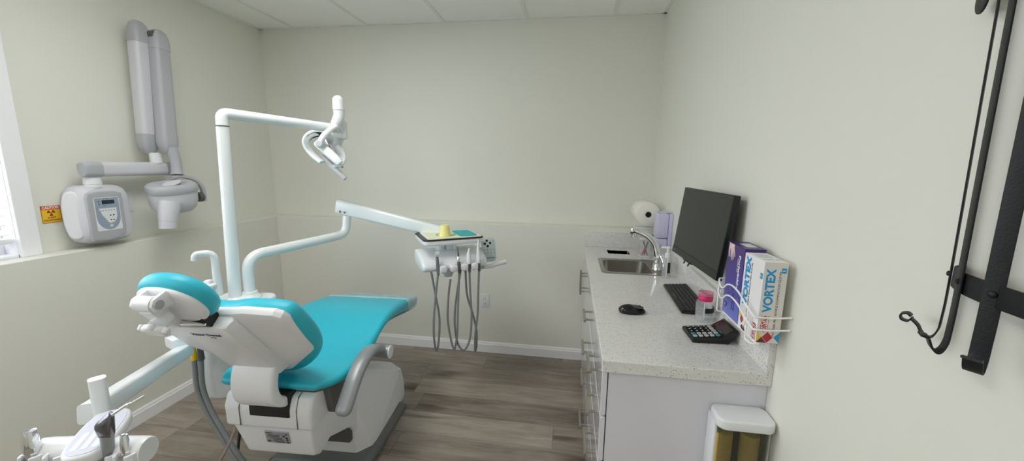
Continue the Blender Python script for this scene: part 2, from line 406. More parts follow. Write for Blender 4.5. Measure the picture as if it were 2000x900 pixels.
# ------------------------------------------------------------------ x-ray warning sign
sg = thing('warning_sign', 'small yellow and red sign reading CAUTION X-RAY RADIATION on the wall', 'sign', (XL, 1.558, 1.24))
FX = lambda o: frame(o, (0, 1, 0), (0, 0, 1))   # text plane on a surface that faces +x: x axis = +y, y axis = up
obj('plate', MB().box(0, .003, -.037, .037, -.041, .041, .001, 1), signy, sg)
obj('header', MB().box(.003, .0036, -.0365, .0365, .023, .0405), signr, sg)
text('lettering', 'CAUTION', .012, FX((.0038, 0, .0318)), white, sg, .0003, .062, .0003)
text('lettering', 'X-RAY', .0085, FX((.0032, 0, -.0165)), signd, sg, .0003, .032, .0003)
text('lettering', 'RADIATION', .0085, FX((.0032, 0, -.030)), signd, sg, .0003, .062, .0003)
mb = MB()
for a0 in (30, 150, 270):
    mb.prism([(math.cos(R(a))*r, math.sin(R(a))*r) for r, rng in ((.0155, range(a0-30, a0+31, 10)), (.0035, range(a0+30, a0-31, -20))) for a in rng], 0, .0005, M=FX((.0031, 0, .0065)))
mb.lathe([(0, 0), (.0024, 0), (.0024, .0005), (0, .0005)], 14, FX((.0031, 0, .0065)))
obj('trefoil', mb, signd, sg)
mb = MB()
for y0, y1, z0, z1 in ((-.037, .037, .0395, .041), (-.037, .037, -.041, -.0395), (-.037, -.0357, -.041, .041), (.0357, .037, -.041, .041)): mb.box(.003, .0036, y0, y1, z0, z1)
obj('border', mb, signd, sg)

# ------------------------------------------------------------------ wall x-ray machine
xr = thing('xray_machine', 'grey and white dental x-ray machine with folded arm mounted on the left wall', 'x-ray machine', (XL, 1.72, 1.055))
T = lambda x, y, z: (x-XL, y-1.72, z-1.055)
mb = MB()
prof = [(.004, .90, .93), (.02, .98, .985), (.05, 1, 1), (.085, .98, .99), (.115, .92, .95), (.132, .82, .88), (.137, .70, .78)]
mb.loft([[(d, .122*a*q[0]-.008, .152*b*q[1]+.172) for q in oval(0, 0, 1, 1, 40, 4.5)] for d, a, b in prof])
obj('control_box', mb, greyl, xr)
mb = MB()   # pale rounded grip on the side of the box
mb.loft([[(.028+d, -.128-.004+o*.0+q[0]*.0+yy, .172+q[1]) for q in [(0, -.10*s), (0, .10*s)]] for d, o, yy, s in ()]) if False else None
mb = MB(); mb.pad(oval(.0, .0, .040, .122, 24, 2.6), -.012, .012, .01, M=frame((.082, -.125, .175), (.75, .66, 0), (0, .0, 1)))
obj('side_grip', mb, plastic, xr)
FM = FX((.138, -.034, .172)) @ Matrix.Diagonal((.88, .95, 1, 1))
ol = [(-.082, -.115), (-.075, -.138), (.0, -.146), (.085, -.136), (.098, -.10), (.102, .08), (.098, .112), (.06, .125), (-.03, .125), (-.074, .118), (-.084, .09)]
mb = MB(); mb.pad(ol, -.02, .006, .006, 3, M=FM); fp = obj('front_panel', mb, greyp, xr)
mb = MB(); mb.prism(rrect(-.052, .078, -.088, .093, .008), .006, .0072, M=FM); cp = obj('control_label', mb, plastic, xr)
U = [(-.048, .090), (.074, .090), (.074, .0)]+[(.013+.061*math.cos(a), -.012+.073*math.sin(a)) for a in [0, -.3, -.6, -.9, -1.2, -1.57, -1.94, -2.24, -2.54, -2.84, -3.14]]+[(-.048, .0)]
mb = MB(); mb.prism(U, .0072, .0078, M=FM); obj('keypad_field', mb, panelb, cp)
U2 = [(-.030, .034), (.058, .034), (.056, -.012), (.050, -.032), (.034, -.046), (.012, -.048), (.002, -.035), (-.012, -.012), (-.03, .02)]
mb = MB(); mb.prism(U2, .0078, .0082, M=FM); obj('selector_field', mb, plastic, cp)
mb = MB(); mb.prism(rrect(-.012, .052, .056, .078, .001, 1), .0078, .0084, M=FM); obj('display', mb, lcd, cp)
text('lettering', 'X-RAY', .006, FM @ Matrix.Translation((.012, .085, .0079)), navy, cp, .0002)
text('lettering', '70 kV', .004, FM @ Matrix.Translation((.0, .047, .0079)), navy, cp, .0002)
for x, y in ((-.028, .072), (-.027, .058)): mb = MB(); mb.prism([(x-.004, y-.003), (x+.004, y-.003), (x, y+.003)], .0078, .0085, M=FM); obj('arrow_symbol', mb, ink, cp)
for x, y in ((.022, -.006), (.038, -.006), (.022, -.031), (.036, -.031)): mb = MB(); mb.prism(oval(x, y, .0042, .0036, 12), .0082, .0088, M=FM); obj('tooth_symbol', mb, ink, cp)
for x, y, r in ((-.030, .02, .0075), (-.022, -.008, .0075), (-.006, -.032, .0075), (.018, -.064, .010), (-.008, -.052, .005), (.042, -.05, .005)):
    mb = MB(); mb.pad(oval(x, y, r, r*.9, 16), .0078, .0105, .0012, 2, M=FM); obj('button', mb, greyl if r > .009 else greyp, cp)
mb = MB()
for i in range(5): mb.prism(oval(-.012+i*.014, .022, .004, .004, 10), .0082, .0086, M=FM)
obj('marks', mb, greyp, cp)
# swivel post, horizontal arm, folded arms, head
y0 = 1.68
mb = MB(); mb.lathe([(.036, 0), (.036, .012), (.034, .013), (.034, .017), (.036, .018), (.033, .05), (.0, .05)], 28, Matrix.Translation(T(-2.435, 1.685, 1.365)))
obj('swivel_post', mb, plastic, xr)
mb = MB(); mb.tube([T(-2.42, 1.70, 1.458), T(-2.42, 2.045, 1.458)], 1, flat=rrect(-.038, .038, -.030, .030, .024, 5), up=(0, 0, 1)); obj('wall_arm', mb, greyl, xr)
mb = MB(); mb.tube([T(-2.42, 1.636, 1.458), T(-2.42, 1.64, 1.458), T(-2.42, 1.655, 1.458), T(-2.42, 1.712, 1.458)], [.86, .95, 1.02, 1.04], flat=rrect(-.038, .038, -.030, .030, .024, 5), up=(0, 0, 1)); obj('arm_cap', mb, greyp, xr)
mb = MB(); mb.tube([T(-2.42, 2.04, 1.458), T(-2.42, 2.08, 1.458), T(-2.42, 2.098, 1.458)], [1.04, 1.04, .8], flat=rrect(-.038, .038, -.030, .030, .024, 5), up=(0, 0, 1)); obj('arm_cap', mb, greyp, xr)
mb = MB(); mb.lathe([(.030, 0), (.030, .06), (0, .06)], 24, Matrix.Translation(T(-2.42, 2.005, 1.49))); obj('pivot_post', mb, plastic, xr)
def sarm(name, P0, P1, m0, m1, caps):
    fl = rrect(-.037, .037, -.043, .043, .020, 4)
    P0, P1 = Vector(T(*P0)), Vector(T(*P1)); d = (P1-P0)
    mb = MB(); mb.tube([P0+d*.145, P0+d*.845], 1, flat=fl, up=(1, 0, 0)); a = obj(name, mb, m0, xr)
    for t0, t1, nm in ((0, .15, 'lower_cap'), (.84, 1, 'upper_cap')):
        mb = MB(); sgn = [(0, .45), (.02, .75), (.055, .95), (.09, 1.05), (.15, 1.06)] if t0 == 0 else [(0, 1.06), (.06, 1.06), (.1, .97), (.135, .8), (.158, .45)]
        mb.tube([P0+d*(t0+s_[0]) for s_ in sgn], [s_[1] for s_ in sgn], flat=fl, up=(1, 0, 0)); obj(nm, mb, m1, a)
    return a
sarm('lower_arm', (-2.44, 1.985, 1.545), (-2.44, 2.02, 2.275), greyl, greyp, 0)
sarm('upper_arm', (-2.36, 2.03, 1.545), (-2.39, 2.085, 2.245), greyp, greyp, 0)  # darker grey body paints in the shade of an arm facing away
obj('elbow_shaft', MB().tube([T(-2.46, 2.06, 2.21), T(-2.37, 2.06, 2.21)], .026, 20), darkg, xr)
obj('elbow_shaft', MB().tube([T(-2.42, 2.05, 1.59), T(-2.34, 2.05, 1.59)], .018, 20), darkg, xr)
mb = MB(); mb.tube(smoothp([T(-2.34, 2.035, 1.585), T(-2.335, 2.045, 1.50), T(-2.33, 2.04, 1.425)], 4), [.028]*8+[.034], 18); obj('yoke_stem', mb, greyp, xr)
mb = MB(); mb.tube(smoothp([T(-2.33, 1.99, 1.405), T(-2.33, 2.05, 1.413), T(-2.31, 2.115, 1.395), T(-2.29, 2.148, 1.35), T(-2.285, 2.153, 1.29), T(-2.285, 2.148, 1.255)], 5), 1, flat=rrect(-.010, .010, -.026, .026, .008, 3), up=(0, .2, 1)); obj('yoke', mb, greyp, xr)
mb = MB(); mb.lathe([(0, -.0), (.03, 0), (.03, .03), (0, .03)], 20, axisz(T(-2.285, 2.105, 1.285), (0, 1, 0))); obj('yoke_pivot', mb, darkg, xr)
# tube head: body, grey lid with recess, collimator cone
HM = Matrix.Translation(T(-2.30, 1.975, 1.29)) @ Matrix.Rotation(R(14), 4, Vector((.65, .76, 0))) @ Matrix.Rotation(R(-20), 4, 'Z') @ Matrix.Diagonal((.95, .92, .98, 1))
ov = lambda a, b, p=2.6: oval(0, 0, a, b, 36, p)
mb = MB()
mb.loft([[(q[0]*a, q[1]*b+dy, z) for q in ov(1, 1)] for z, a, b, dy in ((-.085, .03, .05, .01), (-.08, .05, .085, .01), (-.055, .068, .115, 0), (-.02, .074, .124, 0), (.03, .076, .126, 0), (.048, .076, .126, 0))], M=HM)
obj('tube_head', mb, greyl, xr)
mb = MB()
mb.loft([[(q[0]*a, q[1]*b, z) for q in ov(1, 1)] for z, a, b in ((.045, .080, .131), (.06, .083, .134), (.08, .078, .13), (.092, .066, .116), (.094, .055, .08), (.085, .046, .066), (.083, .02, .03))], M=HM)
obj('head_lid', mb, greyp, xr)
mb = MB(); mb.pad(oval(0, 0, .034, .05, 20), -.004, .006, .004, 3, M=HM @ Matrix.Translation((.0, .0, .09)) @ Matrix.Rotation(R(12), 4, 'X')); obj('lid_dial', mb, greyl, xr)
mb = MB(); mb.tube([T(-2.27, 1.925, 1.27), T(-2.268, 1.905, 1.21), T(-2.266, 1.895, 1.16), T(-2.266, 1.892, 1.125)], [.055, .048, .043, .042], 24); cn = obj('collimator', mb, greyl, xr)
mb = MB(); mb.tube([T(-2.2665, 1.895, 1.165), T(-2.2665, 1.8945, 1.163)], [.0445, .0445], 24); obj('collimator_ring', mb, greyp, cn)
sp_ = tag(obj('wall_plate', MB().box(0, .006, -.035, .035, -.058, .058, .003), plastic), 'blank white wall plate half hidden behind the x-ray control box', 'wall plate'); sp_.location = (XL, 1.893, 1.27)

# ------------------------------------------------------------------ wall outlet
ou = thing('power_outlet', 'white power outlet on the lower back wall behind the hanging hoses', 'outlet', (-.645, DW, .432))
obj('cover_plate', MB().box(-.036, .036, -.007, 0, -.058, .058, .004), plastic, ou)
obj('socket_face', MB().box(-.017, .017, -.0095, -.006, -.034, .034, .002), satin, ou)
mb = MB()
for z in (-.02, .012):
    mb.box(-.009, -.0065, -.0102, -.009, z, z+.009); mb.box(.006, .0085, -.0102, -.009, z, z+.009); mb.box(-.002, .002, -.0102, -.009, z-.006, z-.002)
mb.box(-.008, -.003, -.0102, -.009, .028, .031); mb.box(.003, .008, -.0102, -.009, .028, .031)
obj('slots', mb, ink, ou)

# ------------------------------------------------------------------ dental chair, local frame: x right, y forward to the feet
TH = R(3); CO = Vector((-1.2, 1.7, 0))
ch = thing('dental_chair', 'reclined turquoise dental chair with white shell, standing in the middle of the floor', 'dental chair', CO, TH)
VZ = lambda: Matrix(((0, 0, 1, 0), (1, 0, 0, 0), (0, 1, 0, 0), (0, 0, 0, 1)))     # prism (v,z) extruded along u
mb = MB(); mb.hull([(s*.255, y, z) for s in (-1, 1) for y, z in ((-.16, 0), (.40, 0), (-.16, .026), (.40, .026))]+[(s*.235, y, .05) for s in (-1, 1) for y in (-.14, .38)], .006)
obj('base_plate', mb, baseg, ch)
obj('floor_pad', MB().lathe([(0, 0), (.03, 0), (.03, .016), (.024, .022), (0, .022)], 20, Matrix.Translation((-.24, -.115, 0))), blackm, ch)
mb = MB(); mb.hull([(s*x, y, z) for s in (-1, 1) for x, y, z in ((.135, -.065, .445), (.168, -.065, .03), (.226, .00, .03), (.216, .47, .03), (.228, .40, .262), (.205, .50, .12), (.120, .05, .445), (.15, .43, .285))], .007, 2)
obj('base_cover', mb, satin, ch, 14)
mb = MB(); mb.hull([(s*x, y, z) for s in (-1, 1) for x, y, z in ((.150, -.09, .40), (.150, .05, .40), (.15, -.09, .12), (.15, .05, .12))], .01)
obj('lift_column', mb, darkg, ch)
low = [(-.415, .452), (-.39, .30), (-.345, .272), (-.27, .295), (-.10, .225), (-.055, .16), (-.035, .16), (-.035, .415), (-.30, .47)]
mb = MB(); mb.prism(low, -.172, .172, .018, 3, M=VZ()); 
for v_ in mb.bm.verts:
    t_ = max(0, min(1, (.44-v_.co.z)/.16)); v_.co.x *= 1-(.24 if v_.co.x < 0 else .06)*t_*(1 if v_.co.y < -.2 else .3)
obj('lower_housing', mb, plastic, ch)
upp = [(-.43, .44), (-.432, .53), (-.41, .578), (-.30, .605), (-.20, .585), (-.03, .43), (-.03, .40), (-.25, .44)]
mb = MB(); mb.prism(upp, -.188, .188, .026, 3, M=VZ()); hz = obj('upper_housing', mb, plastic, ch)
mb = MB(); mb.box(-.071, .099, -.437, -.33, .500, .552, .004); mb.box(-.071, .099, -.43, -.33, .55, .604, .004); obj('arm_slot_shade', mb, blackm, hz)  # black boxes paint the slot's inner shade, no hole is cut
for x in (-.118, .128):
    mb = MB(); mb.prism([(-.4335, .45), (-.4335, .53), (-.41, .581), (-.30, .6065), (-.30, .604), (-.405, .575), (-.43, .53), (-.43, .45)], x-.0012, x+.0012, M=VZ()); obj('panel_seam', mb, darkg, hz)
# rating plate
lb = frame((.018, -.4055, .388), (1, 0, 0), (0, -.16, 1))
lbm = lb @ Matrix.Translation((0, 0, 0))
rp = obj('rating_plate', MB().box(-.052, .052, -.030, .030, -.002, .0035, .001, 1, M=lb), mat('plate_silver', (168, 166, 174), .35, metal=.4, var=.03), ch)
mb = MB()
for y, x0, x1 in ((.022, -.046, -.02), (.011, -.04, .012), (.004, -.04, .008), (-.004, -.03, .02), (-.011, -.02, .024), (-.018, -.02, .03), (-.024, -.01, .03)): mb.box(x0, x1, y-.0013, y+.0013, .0035, .0039, M=lb)
for x, y, w in ((-.038, -.02, .006), (.03, .008, .005), (.041, .0, .005), (.042, -.010, .005), (.042, .018, .003), (.042, -.022, .005)): mb.box(x-w, x+w, y-.0035, y+.0035, .0035, .0039, M=lb)
obj('printing', mb, ink, rp)
# seat
def seat_profile():
    top = [(-.405, .640), (-.36, .637), (-.27, .632), (-.17, .633), (-.07, .655), (.05, .690), (.15, .712), (.25, .715), (.36, .704), (.48, .682), (.58, .658), (.655, .640)]
    bot = [(-.385, .600), (-.34, .592), (-.25, .578), (-.16, .575), (-.06, .60), (.05, .650), (.15, .662), (.25, .655), (.36, .632), (.48, .605), (.58, .582), (.64, .572)]
    wid = [.210, .245, .268, .276, .276, .274, .272, .270, .266, .262, .258, .25]
    return top, bot, wid
top, bot, wid = seat_profile()
def dens(seq, k=3):
    if not isinstance(seq[0], tuple): return [v.x for v in smoothp([(w, 0, 0) for w in seq], k)]
    return [(v.x, v.y) for v in smoothp([(a, b, 0) for a, b in seq], k)]
top, bot, wid = dens(top), dens(bot), dens(wid)
def seat_rings(i0, i1, grow=0.):
    rings = []
    for i in range(i0, i1):
        (v1, z1), (v0, z0), w = top[i], bot[i], wid[i]+grow
        h = math.hypot(z1-z0, v1-v0)/2; ring = []
        e = Vector((v1-v0, z1-z0)).normalized()
        c = Vector(((v1+v0)/2, (z1+z0)/2)); h += grow
        r = min(.03, h)
        pr = rrect(-w, w, -h, h, r, 5)
        for px, py in pr:
            dish = -.012*(1-min(1, (px/w)**2))*(1 if py > 0 else 0)*(1 if v1 < .1 else .3)
            q = c+e*(py+dish); ring.append((px, q.x, q.y))
        rings.append(ring)
    return rings
def endcap(rings, d):
    def sh(r, k, f):
        cx = sum(p[0] for p in r)/len(r); cy = sum(p[1] for p in r)/len(r); cz = sum(p[2] for p in r)/len(r)
        return [(cx+(p[0]-cx)*(1-(1-f)*.12), cy+(p[1]-cy)*f+k, cz+(p[2]-cz)*f) for p in r]
    return [sh(rings[0], -d, .35), sh(rings[0], -d*.8, .7), sh(rings[0], -d*.4, .92)]+rings+[sh(rings[-1], d*.4, .92), sh(rings[-1], d*.8, .7), sh(rings[-1], d, .35)]
mb = MB(); mb.loft(endcap(seat_rings(0, len(top)), .018)); st = obj('seat_cushion', mb, teal, ch, 60)
n = len(top); mb = MB(); mb.loft(endcap(seat_rings(n-7, n, .006), .028)); obj('foot_sleeve', mb, sleeve, ch, 60)['label'] = 'clear protective sleeve over the foot end'
mb = MB()
rings = []
for i in range(0, n-2):
    v0, z0 = bot[i]; w = wid[i]-.03
    rings.append([(-w, v0, z0+.02), (w, v0, z0+.02), (w, v0+.003, z0-.014), (w*.7, v0+.004, z0-.03), (-w*.7, v0+.004, z0-.03), (-w, v0+.003, z0-.014)])
mb.loft(rings); obj('seat_pan', mb, darkg, ch, 50)
for s in (-1, 1):
    mb = MB(); mb.prism([(-.345, .592), (-.26, .585), (-.15, .57), (-.22, .53), (-.30, .452), (-.318, .455)], s*.205-.016, s*.205+.016, .006, 2, M=VZ()); obj('seat_bracket', mb, darkg, ch)
# armrest on the near side: flat tube that rises and hooks over at the front
ap = smoothp([(.30, -.405, .505), (.302, -.372, .535), (.305, -.31, .597), (.305, -.25, .636), (.305, -.18, .655), (.305, -.11, .648), (.306, -.05, .618)], 5)
rr = [.45, .72, .9, .98, 1]+[1]*(len(ap)-5)
mb = MB(); mb.tube(ap, rr, flat=oval(0, 0, .022, .034, 18, 2.4), up=(0, -.6, .8)); am = obj('armrest', mb, armgrey, ch, 60)
mb = MB(); mb.tube([(.25, -.03, .598), (.262, -.03, .598), (.34, -.032, .598), (.352, -.032, .598)], [.026, .033, .033, .031], 22); obj('armrest_grip', mb, armgrey, am)
mb = MB(); mb.tube([(.351, -.032, .598), (.3565, -.032, .598), (.358, -.032, .598)], [.0315, .0315, .028], 22); obj('end_cap', mb, plastic, am)
# backrest
AB = R(52)
MBK = Matrix(((1, 0, 0, 0), (0, -math.cos(AB), -math.sin(AB), -.35), (0, math.sin(AB), -math.cos(AB), .65), (0, 0, 0, 1)))
half = [(.0, -.035), (.06, -.028), (.13, .015), (.20, .09), (.25, .17), (.275, .26), (.280, .36), (.270, .435), (.24, .458), (.18, .466), (.10, .464), (.05, .45), (0, .44)]
def sym(h): return smooth2(h+[(-x, y) for x, y in reversed(h[1:-1])])
def smooth2(pl, k=3):
    P = [Vector((p[0], p[1], 0)) for p in pl]; m = len(P); out = []
    for i in range(m):
        p0, p1, p2, p3 = P[i-1], P[i], P[(i+1) % m], P[(i+2) % m]
        for j in range(k):
            t = j/k; q = .5*((2*p1)+(p2-p0)*t+(2*p0-5*p1+4*p2-p3)*t*t+(3*p1-p0-3*p2+p3)*t**3); out.append((q.x, q.y))
    return out
mb = MB(); mb.pad(sym(half), -.082, -.006, .036, 6, dome=-.0, dome0=-.012, M=MBK); obj('backrest_cushion', mb, teal, ch, 60)
sh = [(0, .02), (.08, .035), (.1, .05), (.25, .212), (.258, .235), (.268, .44), (.258, .468), (.235, .482), (.13, .486), (.09, .478), (0, .47)]
shp = sh+[(-x, y) for x, y in reversed(sh[1:-1])]
mb = MB(); mb.pad(shp, -.03, .009, .018, 2, dome=.006, M=MBK); bs = obj('backrest_shell', mb, satin, ch, 25)
mb = MB(); mb.hull([(s*x, y, z) for s in (-1, 1) for x, y, z in ((.085, .085, .0), (.105, .085, .0), (.088, .10, .048), (.088, .35, .052), (.112, .34, .02), (.085, .462, .052), (.092, .464, .0), (.10, .462, .02))], .008, 2, M=MBK); sn = obj('spine_cover', mb, satin, ch, 30)
obj('lever_recess_shade', MB().box(-.060, .042, .440, .515, .0, .046, .002, M=MBK), blackm, sn)  # black block put in for the shade of the lever cavity
text('lettering', 'Victor Dental', .0135, MBK @ frame((-.006, .415, .0528), (1, 0, 0), (0, 1, 0)), navy, sn, .0003, .105, .0004)
text('lettering', 'dental', .006, MBK @ frame((.008, .397, .0528), (1, 0, 0), (0, 1, 0)), navy, sn, .0003)
# curved carrier between backrest and lift
cpth = smoothp([(.008, -.455, .76), (.008, -.478, .71), (.008, -.487, .66), (.008, -.476, .612), (.008, -.442, .578), (.008, -.39, .558), (.008, -.34, .552)], 5)
mb = MB(); mb.tube(cpth, 1, flat=rrect(-.022, .022, -.086, .086, .012, 3), up=(0, -1, 0)); obj('backrest_carrier', mb, satin, ch, 50)
# headrest
hr = oval(-.020, .570, .108, .100, 40, 2.2)
mb = MB(); mb.pad(hr, -.030, .034, .031, 6, dome=-.004, dome0=-.010, M=MBK); obj('headrest_cushion', mb, teal, ch, 60)
mb = MB(); mb.pad(oval(-.020, .570, .096, .088, 40, 2.2), .020, .046, .012, 4, dome=.010, M=MBK); hs = obj('headrest_shell', mb, satin, ch, 50)
for s in (-1, 1): mb = MB(); mb.prism([(.625, .03), (.66, .04), (.672, .08), (.662, .098), (.640, .100), (.628, .08), (.60, .04)], s*.029-.014, s*.029-.002, .003, 2, M=MBK @ Matrix(((0, 0, 1, 0), (1, 0, 0, 0), (0, 1, 0, 0), (0, 0, 0, 1)))); obj('hinge_ear', mb, plastic, hs)
obj('hinge_barrel', MB().tube([(-.032, .650, .080), (.018, .650, .080)], .023, 22, M=MBK), plastic, ch)
mb = MB(); mb.tube([(.0265, .650, .080), (.0300, .650, .080)], .014, 20, M=MBK); obj('hinge_bolt', mb, greyp, ch)
mb = MB(); mb.hull([(x, y, z) for x, y, z in ((-.030, .66, .06), (.014, .66, .06), (-.030, .64, .105), (.014, .64, .105), (-.095, .475, .012), (-.050, .475, .012), (-.095, .468, .058), (-.050, .468, .058), (-.058, .54, .085), (-.008, .54, .085))], .006, 2, M=MBK); hl = obj('headrest_link', mb, satin, ch, 30)
mb = MB(); mb.tube([(.0, .58, .075), (.002, .590, .118)], [.018, .024], 18, M=MBK); mb.pad(oval(0, 0, .034, .030, 30, 2), 0, .022, .008, 3, M=MBK @ Matrix.Translation((.002, .590, .116)) @ Matrix.Rotation(R(12), 4, 'X'))
for k in range(5): mb.pad(oval(.03*math.cos(k*1.257), .027*math.sin(k*1.257), .011, .011, 12), .002, .02, .005, 2, M=MBK @ Matrix.Translation((.002, .590, .116)) @ Matrix.Rotation(R(12), 4, 'X'))
obj('adjusting_knob', mb, plastic, hl)
mb = MB(); mb.tube([(-.056, .500, .050), (-.036, .499, .053)], [.014, .014], 18, M=MBK); mb.tube([(-.042, .499, .054), (-.0, .497, .056), (.046, .494, .055)], [.009, .007, .004], 14, M=MBK); obj('release_lever', mb, chrome, sn)

# ------------------------------------------------------------------ cuspidor column beside the chair (chair frame)
def CW(u, v, z): 
    return (CO.x+u*math.cos(TH)-v*math.sin(TH), CO.y+u*math.sin(TH)+v*math.cos(TH), z)
cu = thing('cuspidor_unit', 'white water column with spittoon and cup filler beside the far side of the chair', 'cuspidor', CO, TH)
mb = MB(); col = rrect(-.525, -.305, -.25, -.03, .095, 8)
mb.loft([[(c_[0]*1+(-.415-c_[0])*(1-f), c_[1]+(-.14-c_[1])*(1-f), z) for c_ in col] for z, f in ((.425, .9), (.428, .97), (.436, 1), (.78, 1), (.80, .98))]); obj('column', mb, coatm, cu, 50)
mb = MB(); mb.pad(rrect(-.53, -.255, -.235, .05, .05, 6), .80, .845, .012, 3); obj('platform', mb, coatm, cu, 50)
mb = MB(); mb.tube([(-.31, -.10, .50), (-.28, -.05, .52), (-.19, -.02, .50)], .035, 14); obj('mounting_arm', mb, coatm, cu)
B = Vector((-.462, -.205, 0))
mb = MB(); mb.lathe([(.0, .80), (.045, .80), (.043, .84), (.034, .88), (.04, .92), (.062, .945), (.066, .952), (.062, .954), (.04, .93), (.012, .915), (0, .914)], 32, Matrix.Translation(B)); obj('spittoon_bowl', mb, plastic, cu, 50)
mb = MB(); mb.pad(rrect(-.036, .05, -.028, .036, .014, 4), .948, .962, .005, 3, M=Matrix.Translation(B+Vector((.028, .02, 0)))); mb.box(.028, .056, .004, .03, .96, .978, .005, M=Matrix.Translation(B)); obj('bowl_rim_block', mb, plastic, cu)
mb = MB(); mb.tube(fillet([B+Vector((.068, .035, .90)), B+Vector((.064, .038, 1.10)), B+Vector((.018, -.01, 1.103)), B+Vector((.014, -.014, 1.072))], [.05, .022], 8), [.0175]+[.0145]*9+[.0135]*9+[.0115]*1, 16); obj('cup_filler', mb, plastic, cu)
obj('printing', MB().box(-.466, -.44, -.2515, -.25, .447, .450), ink, cu)
# cables hanging below the column
hp = smoothp([CW(-.425, -.300, .660), CW(-.427, -.30, .62), CW(-.420, -.31, .52), CW(-.385, -.318, .42), CW(-.325, -.325, .31), CW(-.25, -.335, .20), CW(-.17, -.34, .09), CW(-.08, -.34, .02), CW(.0, -.34, .012)], 6)
for k, (dx, rad) in enumerate(((0, .0105), (.030, .0105))):
    h = thing('suction_hose', ('thick grey suction hose with yellow fitting hanging from the column' if k == 0 else 'thick grey suction hose without yellow fitting, second under the column'), 'hose', hp[0]+Vector((dx, 0, 0)), 0, 'suction hoses under the column')
    off = hp[0]+Vector((dx, 0, 0))
    pts = [p+Vector((dx*(1-.2*math.sin(i/len(hp)*PI)), .004*k, 0))-off for i, p in enumerate(hp)]
    obj('tube', MB().tube(pts, rad, 14), hosem, h)
    mb = MB(); mb.tube([pts[0]+Vector((0, 0, .045)), pts[0]+Vector((0, 0, .01)), pts[0]+Vector((0, 0, -.012))], [.010, .013, .0135], 16); obj('fitting', mb, yconn if k == 0 else hosed, h)
    if k == 0:
        mb = MB(); mb.tube([pts[0]+Vector((0, 0, .045)), pts[0]+Vector((.012, .02, .085)), pts[0]+Vector((.02, .04, .12))], [.011, .012, .016], 14); obj('hose_socket', mb, plastic, h)
    else:
        mb = MB(); mb.tube([pts[0]+Vector((0, 0, .04)), pts[0]+Vector((.012, .015, .05)), pts[0]+Vector((.035, .05, .045))], [.012, .0155, .018], 14); obj('hose_socket', mb, hosem, h)
for k, (dx, m_) in enumerate(((0, hosed), (.012, blackm))):
    p = smoothp([CW(-.335+dx, -.17, .46), CW(-.338+dx, -.18, .34), CW(-.36+dx*.5, -.20, .16), CW(-.37+dx, -.21, .05), CW(-.33+dx, -.2, .008)], 6)
    o = obj('power_cable', MB().tube([q-p[0] for q in p], .0045, 10), m_); o.location = p[0]
    tag(o, ('thin dark grey cable dropping from the column to the floor' if k == 0 else 'thin black cable dropping from the column to the floor'), 'cable')
p = smoothp([CW(-.165, -.40, .435), CW(-.19, -.41, .36), CW(-.27, -.43, .22), CW(-.40, -.45, .06), CW(-.50, -.46, .01), CW(-.62, -.48, .006)], 6)
o = obj('floor_cable', MB().tube([q-p[0] for q in p], .006, 12), mat('beige_cable', (150, 140, 134), .5)); o.location = p[0]
tag(o, 'thin beige cable curving from the chair housing to the floor', 'cable')

# ------------------------------------------------------------------ operating light on its pole
li = thing('operating_light', 'white dental lamp on tall pole with horizontal arm above the chair', 'dental lamp', (-1.588, 1.597, .845))
Q = lambda x, y, z: (x+1.588, y-1.597, z-.845)
mb = MB(); mb.lathe([(0, 0), (.046, 0), (.046, .006), (.034, .014), (.029, .02), (0, .02)], 28); obj('pole_flange', mb, coatm, li)
mb = MB(); mb.tube([(0, 0, .0), Q(-1.566, 1.607, 1.665)], [.0275, .0255], 26); obj('pole', mb, coatm, li)
mb = MB(); mb.tube([Q(-1.566, 1.607, 1.662), Q(-1.566, 1.607, 1.666)], [.0268]*2, 26); obj('pole_joint', mb, darkg, li)
AE = Vector((-1.318, 2.155, 1.697))
mb = MB(); mb.tube(fillet([Q(-1.566, 1.607, 1.667), Q(-1.5655, 1.6075, 1.722), Q(*AE)], [.03], 6), .0245, 24); obj('arm', mb, coatm, li)
mb = MB(); mb.tube([Q(AE.x, AE.y, 1.640), Q(AE.x, AE.y, 1.648), Q(AE.x, AE.y, 1.735), Q(AE.x, AE.y, 1.745)], [.018, .027, .027, .018], 22); obj('arm_socket', mb, coatm, li)
KX, KY = -1.306, 2.110
post = smoothp([Q(KX, KY, 1.80), Q(KX, KY, 1.765), Q(-1.316, 2.098, 1.728), Q(-1.330, 2.088, 1.690)], 4)
mb = MB(); mb.tube(post, [.0295]*8+[.029, .028, .027, .026, .022], 22); obj('swivel_joint', mb, coatm, li)
mb = MB(); mb.lathe([(.030, 0), (.031, .001), (.0315, .006), (.0305, .008), (.0305, .05), (.028, .064), (.02, .074), (.008, .0795), (0, .08)], 28, Matrix.Translation(Q(KX, KY, 1.797))); obj('top_cap', mb, coatm, li)
